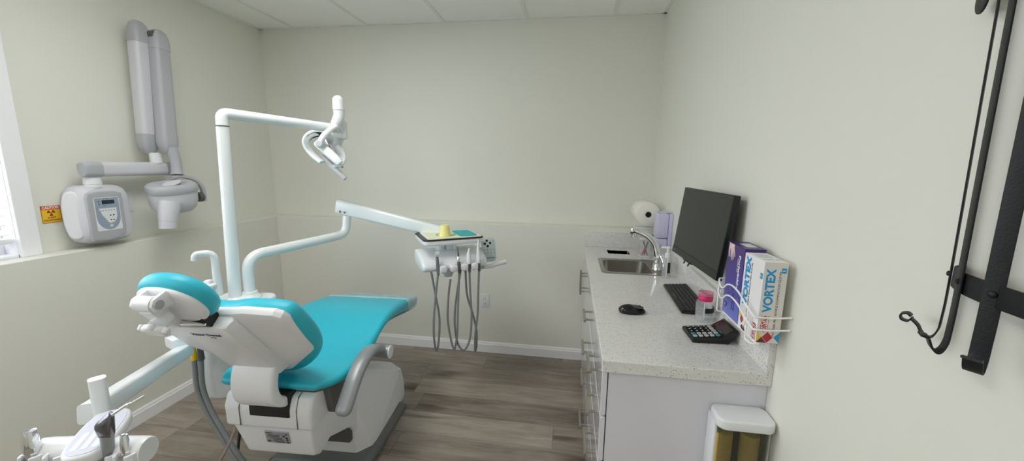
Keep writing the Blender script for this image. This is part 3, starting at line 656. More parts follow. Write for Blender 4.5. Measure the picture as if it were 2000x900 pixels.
# lamp head: open oval rim with dark lining, centre bar with pivot, rear rim, two yoke arms, handle
rim = smoothp([Q(-1.381, 2.118, 1.664), Q(-1.420, 2.083, 1.672), Q(-1.448, 2.045, 1.656), Q(-1.459, 2.023, 1.624), Q(-1.446, 2.013, 1.587), Q(-1.408, 2.007, 1.546), Q(-1.356, 2.003, 1.508)], 6)
fc = Vector((-.62, -.45, -.62)).normalized()
mb = MB(); mb.tube(rim, 1, flat=rrect(-.020, .020, -.009, .009, .007, 3), up=fc); lr = obj('lamp_rim', mb, coatm, li, 50)
ctr = Vector(Q(-1.37, 2.03, 1.585))
mb = MB(); mb.tube([p+(ctr-p).normalized()*.009+fc*.004 for p in rim[4:-1]], 1, flat=rect2(.014, .003), up=fc); obj('dark_lining', mb, blackm, lr)
rear = smoothp([Q(-1.430, 2.100, 1.669), Q(-1.390, 2.140, 1.655), Q(-1.352, 2.150, 1.600), Q(-1.315, 2.126, 1.532), Q(-1.300, 2.07, 1.494), Q(-1.285, 2.03, 1.492)], 6)
mb = MB(); mb.tube(rear, [.8]+[1]*29+[.8], flat=rrect(-.026, .026, -.010, .010, .008, 3), up=fc); obj('rear_rim', mb, coatm, lr, 50)
mb = MB(); mb.tube([Q(-1.391, 2.017, 1.618), Q(-1.383, 2.017, 1.612), Q(-1.316, 2.017, 1.555), Q(-1.268, 2.017, 1.513), Q(-1.258, 2.017, 1.503)], [.7, 1, 1, .95, .7], flat=rrect(-.024, .024, -.016, .016, .012, 4), up=fc); cbar = obj('side_bar', mb, coatm, lr, 50)
mb = MB(); mb.tube(smoothp([Q(-1.39, 2.10, 1.645), Q(-1.36, 2.09, 1.59), Q(-1.315, 2.075, 1.54), Q(-1.285, 2.05, 1.51)], 4), 1, flat=rrect(-.006, .006, -.045, .045, .004, 2), up=fc); obj('reflector', mb, mat('reflector_silver', (210, 214, 220), .15, metal=.8), lr, 50)
mb = MB(); mb.tube([p for p in smoothp([Q(-1.395, 2.055, 1.645), Q(-1.36, 2.05, 1.60), Q(-1.32, 2.045, 1.56)], 4)], .006, 10); obj('lens_rod', mb, greyl, lr)
mb = MB(); mb.tube(smoothp([Q(-1.318, 2.094, 1.706), Q(-1.316, 2.062, 1.696), Q(-1.322, 2.020, 1.672), Q(-1.338, 1.995, 1.640), Q(-1.352, 1.988, 1.606), Q(-1.362, 1.990, 1.592)], 5), [1]*22+[.95, .9, .8, .6], flat=rrect(-.012, .012, -.020, .020, .009, 3), up=(0, -1, .3)); obj('yoke_arm', mb, coatm, li, 50)
mb = MB(); mb.tube(smoothp([Q(-1.31, 2.10, 1.715), Q(-1.321, 2.141, 1.685), Q(-1.340, 2.168, 1.647), Q(-1.353, 2.160, 1.600)], 5), 1, flat=rrect(-.010, .010, -.018, .018, .008, 3), up=(0, 1, .3)); obj('yoke_arm', mb, coatm, li, 50)
mb = MB(); mb.lathe([(0, 0), (.018, 0), (.018, .010), (.015, .013), (0, .013)], 24, axisz(Q(-1.350, 1.979, 1.606), (.45, -.88, .1))); obj('pivot_knob', mb, greyl, li)
mb = MB(); mb.tube([Q(-1.385, 2.045, 1.541), Q(-1.362, 2.045, 1.522), Q(-1.333, 2.045, 1.497), Q(-1.291, 2.045, 1.458), Q(-1.252, 2.044, 1.421), Q(-1.249, 2.044, 1.418)], [.012, .022, .019, .015, .0135, .011], 18); obj('handle', mb, greyl, li)

# ------------------------------------------------------------------ delivery unit: arm from the column, balanced arm, instrument head with tray
BX, BY = -1.545, 1.640
du = thing('delivery_unit', 'white instrument delivery unit on a bent arm, hanging over the foot of the chair', 'dental delivery unit', (BX, BY, .845))
Q2 = lambda x, y, z: (x-BX, y-BY, z-.845)
mb = MB(); mb.lathe([(0, 0), (.05, 0), (.05, .008), (.036, .02), (.033, .03), (.033, .034), (.028, .036), (0, .036)], 28); obj('arm_flange', mb, coatm, du)
mb = MB(); mb.tube(fillet([Q2(BX, BY, .87), Q2(BX, BY, 1.055), Q2(-1.385, 2.235, 1.065), Q2(-1.380, 2.252, 1.178)], [.085, .06], 9), .0255, 22); obj('swing_arm', mb, coatm, du)
obj('arm_pivot', MB().tube([Q2(-1.38, 2.252, 1.175), Q2(-1.38, 2.252, 1.20)], .012, 16), steel, du)
mb = MB(); mb.tube([Q2(-1.435, 2.250, 1.238), Q2(-1.43, 2.2502, 1.237), Q2(-.79, 2.33, 1.085), Q2(-.75, 2.335, 1.075)], [.95, 1, .82, .7], flat=rrect(-.043, .043, -.030, .030, .016, 4), up=(0, 0, 1)); ba = obj('balance_arm', mb, coatm, du)
mb = MB()
for x, z in ((-1.405, 1.208), (-1.375, 1.204)): mb.tube([Q2(x, 2.2205, z), Q2(x, 2.2175, z)], .006, 12)
obj('screw', mb, darkg, ba)
PH = R(33); HO = Vector((-.72, 2.267, 0))
HMx = Matrix.Translation(HO-Vector((BX, BY, .845))) @ Matrix.Rotation(PH, 4, 'Z')
def HW(x, y, z): return HO+Vector((x*math.cos(PH)-y*math.sin(PH), x*math.sin(PH)+y*math.cos(PH), z))
mb = MB(); mb.lathe([(.03, .95), (.03, 1.05), (0, 1.05)], 20, HMx @ Matrix.Translation((-.055, .02, 0))); mb.box(-.025, .035, -.01, .05, .98, 1.05, .008, M=HMx); mb.box(.02, .036, -.02, .05, .985, 1.05, .004, M=HMx); obj('head_post', mb, coatm, du)
# instrument head: rounded lectern shape, front lip with holders
sec = [(-.155, .915), (-.150, .94), (-.10, .972), (-.02, .992), (.07, .994), (.10, .975), (.105, .94), (.07, .905), (-.10, .898), (-.14, .902)]
mb = MB()
rings = []
for x, f in ((-.200, .80), (-.197, .92), (-.188, .985), (-.175, 1), (.165, 1), (.178, .985), (.187, .92), (.19, .80)):
    rings.append([(x, -.02+(y+.02)*f, .955+(z-.955)*f) for y, z in [(v.x, v.y) for v in smoothp([(a, b, 0) for a, b in sec+[sec[0]]], 4)[:-1]]])
mb.loft(rings, M=HMx); ih = obj('instrument_head', mb, plastic, du, 50)
hx = [-.118, -.058, .006, .068, .128]
for i in range(4):
    mb = MB(); mb.box(hx[i]+.010, hx[i+1]-.010, -.192, -.12, .900, .938, .009, M=HMx); obj('holder_lip', mb, plastic, ih)
    obj('holder_valve', MB().box((hx[i]+hx[i+1])/2-.005, (hx[i]+hx[i+1])/2+.005, -.165, -.152, .892, .908, .001, M=HMx), blackm, ih)
mb = MB(); mb.loft([[(q[0]*f-.03, q[1]*f-.06, z) for q in oval(0, 0, .034, .028, 20, 3)] for z, f in ((.90, 1), (.86, .85), (.842, .72), (.84, .6))], M=HMx); obj('air_outlet', mb, greyl, du)
kM = HMx @ frame((.252, -.015, .972), (1, 0, 0), (0, .25, 1)) 
mb = MB(); mb.prism(rrect(-.046, .046, -.076, .076, .026, 6), -.012, 0, .004, 2, M=kM); mb.box(-.10, -.02, -.02, .02, -.012, -.004, M=kM); kp = obj('control_keypad', mb, keypm, du)
mb = MB()
for x, y in ((-.012, .058), (-.026, .040), (.010, .042), (-.008, .024)): mb.lathe([(0, 0), (.0082, 0), (.0082, .0012), (0, .0012)], 16, kM @ Matrix.Translation((x, y, 0)))
obj('black_buttons', mb, ink, kp)
mb = MB()
for x in (-.034, -.012, .011, .034):
    for y in (.0, -.02): mb.lathe([(0, 0), (.0062, 0), (.0062, .001), (0, .001)], 12, kM @ Matrix.Translation((x, y, 0)))
for y in (.056, .030): mb.lathe([(0, 0), (.004, 0), (.004, .001), (0, .001)], 12, kM @ Matrix.Translation((.030, y, 0)))
obj('grey_buttons', mb, greyp, kp)
text('lettering', 'Victor Dental', .0065, kM @ Matrix.Translation((.006, -.052, .0002)), ink, kp, .0003, .054, .0003)
mb = MB(); mb.tube(smoothp([(.16, -.10, .895), (.21, -.09, .882), (.29, -.075, .890), (.345, -.068, .898)], 4), [.010]*3+[.0125]*8+[.015, .013], 14, M=HMx); obj('pull_handle', mb, plastic, du)
obj('handle_boss', MB().tube([(.165, -.13, .895), (.165, -.08, .895)], .014, 16, M=HMx), greyp, du)
# tray on top
tx = [(-.186, -.135), (.174, -.135), (.174, .14), (-.186, .14)]
mb = MB(); mb.pad(rrect(-.186, .174, -.135, .14, .03, 5), 1.046, 1.076, .010, 3, M=HMx); tr = obj('tray_holder', mb, plastic, du)
it = thing('instrument_tray', 'white tray with dark rim, pale green lining and teal pad on the delivery unit', 'tray', HO+Vector((0, 0, 1.077)), PH)
mb = MB(); mb.pad(rrect(-.188, .176, -.137, .142, .030, 5), .0, .006, .003, 3); obj('rim', mb, blackp, it)
mb = MB(); mb.pad(rrect(-.160, .168, -.125, .130, .024, 5), .0062, .0085, .001, 1); obj('tray_base', mb, plastic, it)
mb = MB(); mb.pad(rrect(-.145, .150, -.115, .118, .02, 5), .0086, .0098, .0006, 1); ml = obj('paper_liner', mb, mintm, it)
mb = MB(); mb.loft([[(-.028+r*math.cos(a), -.012+r*1.0*math.sin(a), z) for r, z in ((.060, .0099), (.060, .0104), (.051, .0104), (.051, .0099))] for a in [2*PI*k/36 for k in range(37)]], False, False); obj('green_ring', mb, mat('print_green', (120, 176, 150), .6), ml)
mb = MB(); mb.pad(rrect(.035, .145, -.10, .09, .022, 5), .0100, .0150, .002, 2); obj('teal_pad', mb, padteal, it)
pc = thing('paper_cup', 'small upturned yellow paper cup standing on the tray', 'cup', HW(-.045, -.055, 1.087), 0)
mb = MB(); mb.lathe([(0, .0), (.0325, 0), (.0335, .002), (.0325, .004), (.0255, .066), (.0245, .067), (.0235, .066), (.023, .063), (0, .0625)], 32); obj('cup_body', mb, yell, pc, 50)
# handpieces hanging in the holders, each with its hose
def hose_pts(xa, xb, zb, ya=-.165, yb=-.13, sw=0., xm=None):
    xm = (xa+xb)/2 if xm is None else xm
    w = abs(xb-xa)/2
    return smoothp([(xa, ya, .895), (xa+(xm-w-xa)*.4+sw, ya, .74), (xm-w*1.0 if xa < xb else xm+w, ya+.005, .58), (xm-(w*.8 if xa < xb else -w*.8), ya+.01, zb+.05), (xm, ya+.018, zb), (xm+(w*.8 if xa < xb else -w*.8), ya+.025, zb+.05), (xb-sw*.8, yb-.01, .60), (xb-sw*.3, yb, .76), (xb, yb+.01, .90)], 7)
hp_defs = [
 ('handpiece with angled chrome head, first in the holder row from the swing arm', -.118, [(-.118, .895, .0), (-.135, .76, 0), (-.148, .62, 0), (-.147, .50, .005), (-.131, .425, .015), (-.113, .49, .03), (-.108, .62, .03), (-.128, .76, .03), (-.150, .90, .03)]),
 ('slim straight steel handpiece, second in the holder row', .006, [(.006, .895, 0), (.0, .76, 0), (-.006, .62, 0), (-.010, .50, .005), (-.024, .415, .012), (-.042, .47, .02), (-.058, .60, .03), (-.052, .74, .03), (-.038, .845, .03)]),
 ('white tipped handpiece, third in the holder row', .068, [(.068, .895, 0), (.072, .76, 0), (.08, .62, 0), (.07, .47, .004), (.037, .397, .012), (.0, .44, .02), (-.016, .56, .03), (-.008, .70, .03), (.02, .86, .035), (.03, .9, .04)]),
 ('tall white syringe handpiece beside the keypad, last in the holder row', .128, [(.128, .895, 0), (.122, .76, 0), (.118, .62, 0), (.106, .50, .005), (.104, .385, .012), (.116, .40, .016), (.118, .50, .02), (.098, .61, .03), (.062, .74, .03), (.055, .90, .035)])]
for i, (lab, x, hpts) in enumerate(hp_defs):
    h = thing('dental_handpiece', lab, 'dental handpiece', HW(x, -.172, .905), PH, 'handpieces in the delivery head')
    L_ = lambda p: (p[0]-x, p[2] if len(p) > 2 else 0, p[1]-.905)
    obj('hose', MB().tube(smoothp([(p[0]-x, p[2], p[1]-.905) for p in hpts], 7), .0062, 12), hosem, h, 60)
    tl = Matrix.Rotation(R(-10), 4, 'X')
    if i == 0:
        obj('body', MB().tube([(0, 0, -.02), (0, 0, .02), (0, 0, .055), (0, 0, .09)], [.0075, .0085, .0095, .008], 16, M=tl), mat('dull_steel', (120, 122, 126), .35, metal=.7), h)
        mb = MB(); mb.tube([(0, 0, .088), (.001, -.003, .103)], [.0085, .0085], 16, M=tl); mb.tube([(0, .006, .108), (0, -.012, .110)], .0115, 18, M=tl); obj('head', mb, chrome, h)
    elif i == 1:
        obj('body', MB().tube([(0, 0, -.02), (0, 0, .02), (0, 0, .03), (0, 0, .05)], [.0075, .0085, .0095, .009], 16, M=tl), hosed, h)
        obj('chrome_collar', MB().tube([(0, 0, .048), (0, 0, .056), (0, 0, .066), (0, 0, .078)], [.0095, .0105, .009, .007], 16, M=tl), chrome, h)
        obj('nose', MB().tube([(0, 0, .075), (0, 0, .1), (0, 0, .118), (0, 0, .135)], [.0065, .005, .0028, .0018], 12, M=tl), darkg, h)
    else:
        hh = .122 if i == 2 else .155
        obj('collar', MB().tube([(0, 0, -.02), (0, 0, .025), (0, 0, .030)], [.008, .009, .010], 16, M=tl), hosed, h)
        obj('body', MB().tube([(0, 0, .028), (0, 0, .035), (0, 0, .06), (0, 0, .09), (.002, -.002, hh-.018)], [.010, .014, .014, .0105, .0065], 18, M=tl), plastic, h)
        obj('tip', MB().tube([(.002, -.002, hh-.02), (.004, -.004, hh-.004), (.011, -.006, hh-.006)] if i == 2 else [(.002, -.002, hh-.02), (.004, -.003, hh), (.0045, -.003, hh+.01)], [.0065, .0055, .003], 14, M=tl), plastic, h)

# ------------------------------------------------------------------ assistant's instrument holder (near the camera, left)
ah = thing('assistant_instrument_holder', 'white assistant holder bar with keypad on a long arm in front of the chair', 'instrument holder', (-1.60, 1.33, .74))
Q3 = lambda x, y, z: (x+1.60, y-1.33, z-.74)
BA, BE = Vector(Q3(-1.565, 1.285, .742)), Vector(Q3(-1.215, .79, .852))
mb = MB(); mb.tube([Vector(Q3(-1.575, 1.255, .783)), Vector(Q3(-1.475, 1.52, .79))], 1, flat=rrect(-.020, .020, -.034, .034, .004, 2), up=(0, 0, 1)); obj('mount_block', mb, coatm, ah)
obj('block_pivot', MB().tube([Q3(-1.555, 1.285, .77), Q3(-1.555, 1.285, .752)], .018, 18), coatm, ah)
mb = MB(); mb.tube([Vector(Q3(-1.551, 1.302, .738)), BE+Vector((-.02, -.03, 0))], 1, flat=rrect(-.026, .026, -.0225, .0225, .008, 3), up=(0, 0, 1)); obj('long_arm', mb, coatm, ah)
mb = MB(); mb.hull([(-.012, -.01, -.008), (.012, -.01, -.008), (-.012, .012, -.008), (.012, .012, -.008), (0, 0, .02), (.02, .015, .02)], .004, M=Matrix.Translation(Q3(-1.405, 1.03, .765))); obj('arm_clip', mb, clear('clear_clip', (230, 235, 235), .35), ah)
PX, PY = -1.215, .778
mb = MB(); mb.tube([Q3(PX, PY, .945), Q3(PX, PY, .93), Q3(PX, PY, .82), Q3(PX, PY, .80)], 1, flat=rrect(-.015, .015, -.0175, .0175, .010, 4), up=(.84, -.54, 0)); obj('holder_post', mb, coatm, ah)

b0, b1 = Vector(Q3(-1.214, .644, .838)), Vector(Q3(-.958, .686, .843)); bd = (b1-b0)
def bp(t, dz=0, dy=0): return b0+bd*t+Vector((.15*-dy, dy, dz))
mb = MB()
mb.tube([bp(t) for t in (0, .012, .04, .12, .30, .40, .60, .78, .96, .99, 1)], [.018, .025, .0285, .0295, .030, .030, .030, .0295, .0290, .028, .0265], 30)
hb = obj('holder_bar', mb, plastic, ah, 50)
def collar(t, name='holder_cup'):
    c = bp(t, .002, -.026); M_ = Matrix.Translation(c) @ Matrix.Rotation(R(8), 4, 'Z') @ Matrix.Rotation(R(-3), 4, 'X')
    mb = MB()
    outer = [(.023*math.cos(R(a)), .023*math.sin(R(a))) for a in range(-60, 241, 15)]
    inner = [(.0165*math.cos(R(a)), .0165*math.sin(R(a))) for a in range(240, -61, -15)]
    mb.prism(outer+inner, -.03, .012, .0025, 2, M=M_)
    obj(name, mb, plastic, hb, 50); return M_
CM = [collar(t) for t in (.09, .30, .74, .90)]
mb = MB(); mb.tube([bp(.45, -.0), Vector(Q3(-1.20, .76, .835)), Vector(Q3(PX, PY, .835))], .018, 16); obj('bar_link', mb, coatm, ah)
pd = frame(Q3(-1.088, .682, .8795), (-.55, .83, .0), (-.83, -.55, .12))
padm = frame(Q3(-1.088, .682, .872), (.09, -.138, -.006), (.138, .09, .0))
mb = MB(); mb.pad(oval(0, 0, .090, .044, 36, 3), -.022, .006, .007, 3, M=padm); kpd = obj('touch_pad', mb, plastic, ah, 50)
mb = MB(); mb.pad(oval(0, 0, .083, .0375, 36, 3), .0055, .0072, .0008, 1, M=padm); kfl = obj('pad_film', mb, mat('pad_film', (206, 208, 222), .3, var=.02), kpd)
mb = MB()
for x, y in ((-.030, .012), (-.036, -.010)):
    mb.loft([[(x+r*1.25*math.cos(a), y+r*math.sin(a), z) for r, z in ((.0072, .0072), (.0072, .0078), (.0056, .0078), (.0056, .0072))] for a in [2*PI*k/20 for k in range(21)]], False, False, M=padm)
obj('pad_icons', mb, greyp, kfl)
mb = MB()
for y in (-.018, .0, .018): mb.pad(rrect(.0, .066, y-.006, y+.006, .005, 3), .0070, .0078, .0005, 1, M=padm)
obj('pad_buttons', mb, plastic, kfl)
# suction tips and syringe standing in the cups
s1 = thing('suction_handpiece', 'wide chrome suction handpiece at the outer end of the holder bar', 'suction handpiece', Vector((-1.60, 1.33, .74))+bp(.09, -.018, -.026), 0, 'suction handpieces on the holder bar')
tl = Matrix.Rotation(R(8), 4, 'Z') @ Matrix.Rotation(R(-3), 4, 'X') @ Matrix.Rotation(R(-2), 4, 'Y')
mb = MB(); mb.lathe([(.0095, .085), (.0115, .086), (.0122, .0845), (.0135, .074), (.0155, .055), (.0150, .04), (.0125, .028), (.0125, .018), (.0105, .016), (.0105, -.03), (.0, -.03), (0, .07), (.0095, .085)], 28, tl); obj('nozzle', mb, chrome, s1, 50)
mb = MB(); mb.hull([(-.006, .008, .028), (.006, .008, .028), (-.006, .03, .034), (.006, .03, .034), (-.006, .008, .022), (.006, .008, .022), (0, .032, .04)], .002, M=tl); obj('slide_valve', mb, steel, s1)
mb = MB(); mb.tube(smoothp([(0, 0, -.028), (0, -.002, -.06), (.005, -.004, -.12), (.02, .02, -.25), (.09, .12, -.42), (.2, .3, -.5)], 5), .011, 14, M=tl); obj('hose', mb, hosem, s1)
s2 = thing('suction_handpiece', 'narrow chrome suction handpiece at the inner end of the holder bar', 'suction handpiece', Vector((-1.60, 1.33, .74))+bp(.90, -.018, -.026), 0, 'suction handpieces on the holder bar')
mb = MB(); mb.lathe([(.0045, .072), (.0062, .073), (.0068, .070), (.0088, .052), (.0098, .030), (.0098, .022), (.0078, .016), (.0078, -.03), (0, -.03), (0, .06), (.0045, .072)], 26, tl); obj('nozzle', mb, chrome, s2, 50)
mb = MB(); mb.tube([(0, -.006, .026), (0, -.012, .026)], .006, 14, M=tl); mb.tube([(-.0105, 0, .026), (.0105, 0, .026)], .004, 12, M=tl); obj('slide_valve', mb, steel, s2)
mb = MB(); mb.tube(smoothp([(0, 0, -.028), (0, -.002, -.06), (-.005, -.004, -.12), (-.02, .02, -.25), (-.05, .16, -.42), (-.1, .3, -.5)], 5), .0075, 14, M=tl); obj('hose', mb, hosem, s2)
s3 = thing('air_water_syringe', 'steel air water syringe with long bent tip standing in the holder bar', 'syringe', Vector((-1.60, 1.33, .74))+bp(.74, -.006, -.026), 0)
tl3 = Matrix.Rotation(R(8), 4, 'Z') @ Matrix.Rotation(R(-3), 4, 'X') @ Matrix.Rotation(R(2), 4, 'Y')
mb = MB(); mb.tube([(0, 0, -.05), (0, 0, -.01), (0, 0, .03), (0, 0, .062)], [.0085, .0095, .0115, .0125], 20, M=tl3); obj('grip', mb, armgrey, s3)
mb = MB(); mb.hull([(-.012, -.009, .058), (.012, -.009, .058), (-.012, .009, .058), (.012, .009, .058), (-.019, -.012, .088), (.006, -.012, .095), (-.019, .006, .088), (.012, .01, .115), (.016, -.006, .112), (.004, .004, .118)], .003, M=tl3); obj('valve_body', mb, mat('dark_steel', (120, 118, 124), .25, metal=.9), s3)
mb = MB(); mb.tube(smoothp([(.010, 0, .108), (.022, .006, .117), (.036, .014, .128), (.044, .02, .131), (.058, .034, .140)], 5), [.0032]*14+[.0024]*7, 12, M=tl3); obj('tip', mb, chrome, s3)
mb = MB(); mb.tube(smoothp([(0, 0, -.048), (0, -.002, -.09), (0, .01, -.2), (-.02, .1, -.42), (-.1, .3, -.5)], 5), .007, 12, M=tl3); obj('hose', mb, hosem, s3)

# ------------------------------------------------------------------ counter run along the right wall
wt = thing('worktop', 'pale speckled quartz worktop with low upstand along the right wall', 'worktop', (.36, 2.0, .874))
def gridslab(xs, ys, holes, z0, z1, ox, oy, oz):
    t = bmesh.new(); V = {}
    def vv(i, j, z):
        k = (i, j, z)
        if k not in V: V[k] = t.verts.new((xs[i]-ox, ys[j]-oy, z-oz))
        return V[k]
    cell = lambda i, j: 0 <= i < len(xs)-1 and 0 <= j < len(ys)-1 and (i, j) not in holes
    for i in range(len(xs)-1):
        for j in range(len(ys)-1):
            if not cell(i, j): continue
            t.faces.new((vv(i, j, z1), vv(i+1, j, z1), vv(i+1, j+1, z1), vv(i, j+1, z1))); t.faces.new((vv(i, j+1, z0), vv(i+1, j+1, z0), vv(i+1, j, z0), vv(i, j, z0)))
            for di, dj, a, b in ((-1, 0, (i, j+1), (i, j)), (1, 0, (i+1, j), (i+1, j+1)), (0, -1, (i, j), (i+1, j)), (0, 1, (i+1, j+1), (i, j+1))):
                if not cell(i+di, j+dj): t.faces.new((vv(*a, z0), vv(*b, z0), vv(*b, z1), vv(*a, z1)))
    return t
xs = [XC, .205, .272, .418, .545, XR]; ys = [YC, 2.21, 2.51, 2.70, 2.825, DW]
t = gridslab(xs, ys, {(1, 1), (2, 1), (3, 1), (2, 3)}, .874, HT, .36, 2.0, .874)
bmesh.ops.remove_doubles(t, verts=list(t.verts), dist=1e-5)
mb = MB(); mb.add(t); so = obj('slab', mb, quartzm, wt, 0)
bv = so.modifiers.new('edge', 'BEVEL'); bv.width = .003; bv.segments = 2; bv.limit_method = 'ANGLE'; bv.angle_limit = R(40)
mb = MB(); mb.box(XR-.02-.36, XR-.36, YC-2.0, DW-2.0, HT-.874, 1.022-.874, .002); obj('side_upstand', mb, quartzm, wt)
mb = MB(); mb.box(XC-.36, XR-.02-.36, DW-.02-2.0, DW-2.0, HT-.874, 1.022-.874, .002); obj('rear_upstand', mb, quartzm, wt)
mb = MB(); x0, x1, y0, y1 = .272-.36, .418-.36, .70, .825
for a in ((x0-.003, x0, y0, y1), (x1, x1+.003, y0, y1), (x0, x1, y0-.003, y0), (x0, x1, y1, y1+.003)): mb.box(a[0], a[1], a[2], a[3], -.12, .036)
mb.box(x0, x1, y0, y1, -.123, -.12); obj('waste_chute', mb, satin, wt)
# cabinets: two drawer units and a sink unit
def fronts(root, y0, y1, zs, oy):
    for z0, z1 in zs:
        d = obj('drawer_front', MB().box(.121, .1385, y0+.002-oy, y1-.002-oy, z0, z1, .0015, 1), cabm, root)
        zc = (z0+z1)/2 if z1-z0 < .18 else z1-.075; yc = (y0+y1)/2-oy
        mb = MB(); mb.tube([(.088, yc-.075, zc), (.088, yc+.075, zc)], .006, 14)
        for s in (-1, 1): mb.tube([(.088, yc+s*.052, zc), (.122, yc+s*.052, zc)], .005, 12)
        obj('bar_handle', mb, nickel, d)
def carcass(root, y0, y1, oy, end=False):
    mb = MB(); mb.box(.1415, XR-.001, y0-oy, y1-oy, .09, .8735)
    obj('carcass', mb, cabm, root)
    obj('toe_kick', MB().box(.20, XR-.001, y0+.001-oy, y1-.001-oy, 0, .0895), cabm, root)
c1 = thing('drawer_cabinet', 'glossy white drawer cabinet at the near end of the worktop', 'cabinet', (0, 1.187, 0), 0, 'base cabinets under the worktop')
carcass(c1, 1.1875, 1.585, 1.187); fronts(c1, 1.1875, 1.585, [(.712, .868), (.546, .704), (.380, .538), (.095, .372)], 1.187)
c2 = thing('drawer_cabinet', 'glossy white drawer cabinet in the middle of the run beside the sink cabinet', 'cabinet', (0, 1.587, 0), 0, 'base cabinets under the worktop')
carcass(c2, 1.5865, 2.11, 1.587); fronts(c2, 1.5865, 2.11, [(.712, .868), (.546, .704), (.320, .538), (.095, .312)], 1.587)
c3 = thing('sink_cabinet', 'glossy white two door cabinet under the sink at the back wall', 'cabinet', (0, 2.112, 0), 0, 'base cabinets under the worktop')
mb = MB(); y0, y1 = 0, DW-2.112-.0005
for a in ((.1415, .16, y0, y1, .09, .8735), (.59, XR-.001, y0, y1, .09, .8735), (.16, .59, y0, .018, .09, .8735), (.16, .59, y1-.018, y1, .09, .8735), (.16, .59, .018, y1-.018, .09, .11)): mb.box(*a)
obj('carcass', mb, cabm, c3); obj('toe_kick', MB().box(.20, XR-.001, y0, y1-.001, 0, .0895), cabm, c3)
ym = 2.565-2.112
for k, (a, b) in enumerate(((.001, ym-.0015), (ym+.0015, y1-.003))):
    d = obj('door', MB().box(.121, .1385, a, b, .095, .868, .0015, 1), cabm, c3)
    yc = ym-.035 if k == 0 else ym+.035
    mb = MB(); mb.tube([(.088, yc, .665), (.088, yc, .815)], .006, 14)
    for s in (.688, .792): mb.tube([(.088, yc, s), (.122, yc, s)], .005, 12)
    obj('bar_handle', mb, nickel, d)
# sink and tap
sk = thing('sink', 'small stainless steel drop-in sink in the worktop', 'sink', (.375, 2.36, HT))
def rr3(x0, x1, y0, y1, r, z): return [(p[0]-.375, p[1]-2.36, z) for p in rrect(x0, x1, y0, y1, r, 6)]
mb = MB(); mb.loft([rr3(.189, .566, 2.187, 2.545, .03, .0005), rr3(.189, .566, 2.187, 2.545, .03, .003), rr3(.193, .562, 2.191, 2.541, .028, .0052), rr3(.212, .478, 2.213, 2.507, .05, .0045), rr3(.216, .474, 2.217, 2.503, .05, .002), rr3(.221, .469, 2.222, 2.498, .05, -.10), rr3(.228, .462, 2.23, 2.49, .05, -.122), rr3(.25, .44, 2.252, 2.468, .045, -.132), rr3(.32, .37, 2.335, 2.385, .02, -.134)], False, True)
obj('basin', mb, mat('basin_steel', (168, 164, 158), .34, metal=1, var=.08, scale=25), sk, 40)
mb = MB(); mb.lathe([(0, -.1335), (.042, -.1335), (.044, -.131), (.036, -.130), (.03, -.132), (0, -.132)], 28, Matrix.Translation((-.03, 0, 0))); obj('drain', mb, chrome, sk)
fx, fy = .512, 2.305
fa = thing('faucet', 'chrome single lever faucet arching over the sink', 'faucet', (fx, fy, HT+.0048))
mb = MB(); mb.lathe([(0, 0), (.030, 0), (.031, .004), (.027, .01), (.0255, .05), (.024, .075), (0, .078)], 28); obj('body', mb, chrome, fa)
sp = smoothp([(.0, .0, .05), (-.006, .0, .10), (-.022, .004, .15), (-.055, .012, .188), (-.10, .022, .212), (-.135, .03, .222)], 6)
mb = MB(); mb.tube(sp, [.019-.004*i/(len(sp)-1) for i in range(len(sp))], 20); obj('spout', mb, chrome, fa)
mb = MB(); mb.lathe([(0, -.038), (.015, -.038), (.0175, -.03), (.0175, .012), (.014, .018), (0, .02)], 24, Matrix.Translation((-.143, .032, .218)) @ Matrix.Rotation(R(-12), 4, 'Y')); sh_ = obj('spray_head', mb, chrome, fa)
mb = MB(); mb.lathe([(.0178, -.012), (.0182, -.012), (.0182, -.004), (.0178, -.004)], 24, Matrix.Translation((-.143, .032, .218)) @ Matrix.Rotation(R(-12), 4, 'Y')); obj('rubber_band', mb, blackm, sh_)
mb = MB(); mb.tube(smoothp([(.004, -.004, .068), (.012, -.02, .085), (.02, -.045, .06), (.022, -.06, .03)], 5), [.019]*4+[.016]*4+[.012]*4+[.008]*4, 18); obj('lever', mb, chrome, fa)
# pump bottle in front of the tap
pb = thing('pump_bottle', 'slim clear pump bottle standing beside the faucet', 'pump bottle', (.530, 2.165, HT+.0006))
mb = MB(); mb.lathe([(0, 0), (.022, 0), (.0245, .003), (.0245, .095), (.020, .108), (.012, .114), (.012, .12), (0, .12)], 28); obj('bottle', mb, clearp, pb)
mb = MB(); mb.lathe([(.0145, .11), (.0145, .132), (.01, .135), (.006, .137), (.006, .160), (0, .16)], 24); obj('collar', mb, mat('frosted_white', (228, 232, 236), .3), pb)
mb = MB(); mb.tube([(.008, 0, .164), (-.028, .004, .166), (-.034, .005, .160)], [.008, .0055, .004], 14); mb.tube([(0, 0, .004), (.004, 0, .13)], .0025, 8); obj('pump_head', mb, MATS['frosted_white'], pb)
mb = MB(); mb.pad(rrect(-.006, .008, .03, .088, .003), 0, .0006, .0002, 1, M=frame((0.004, -.0248, 0), (1, 0, 0), (0, 0, 1))); obj('label', mb, ink, pb)
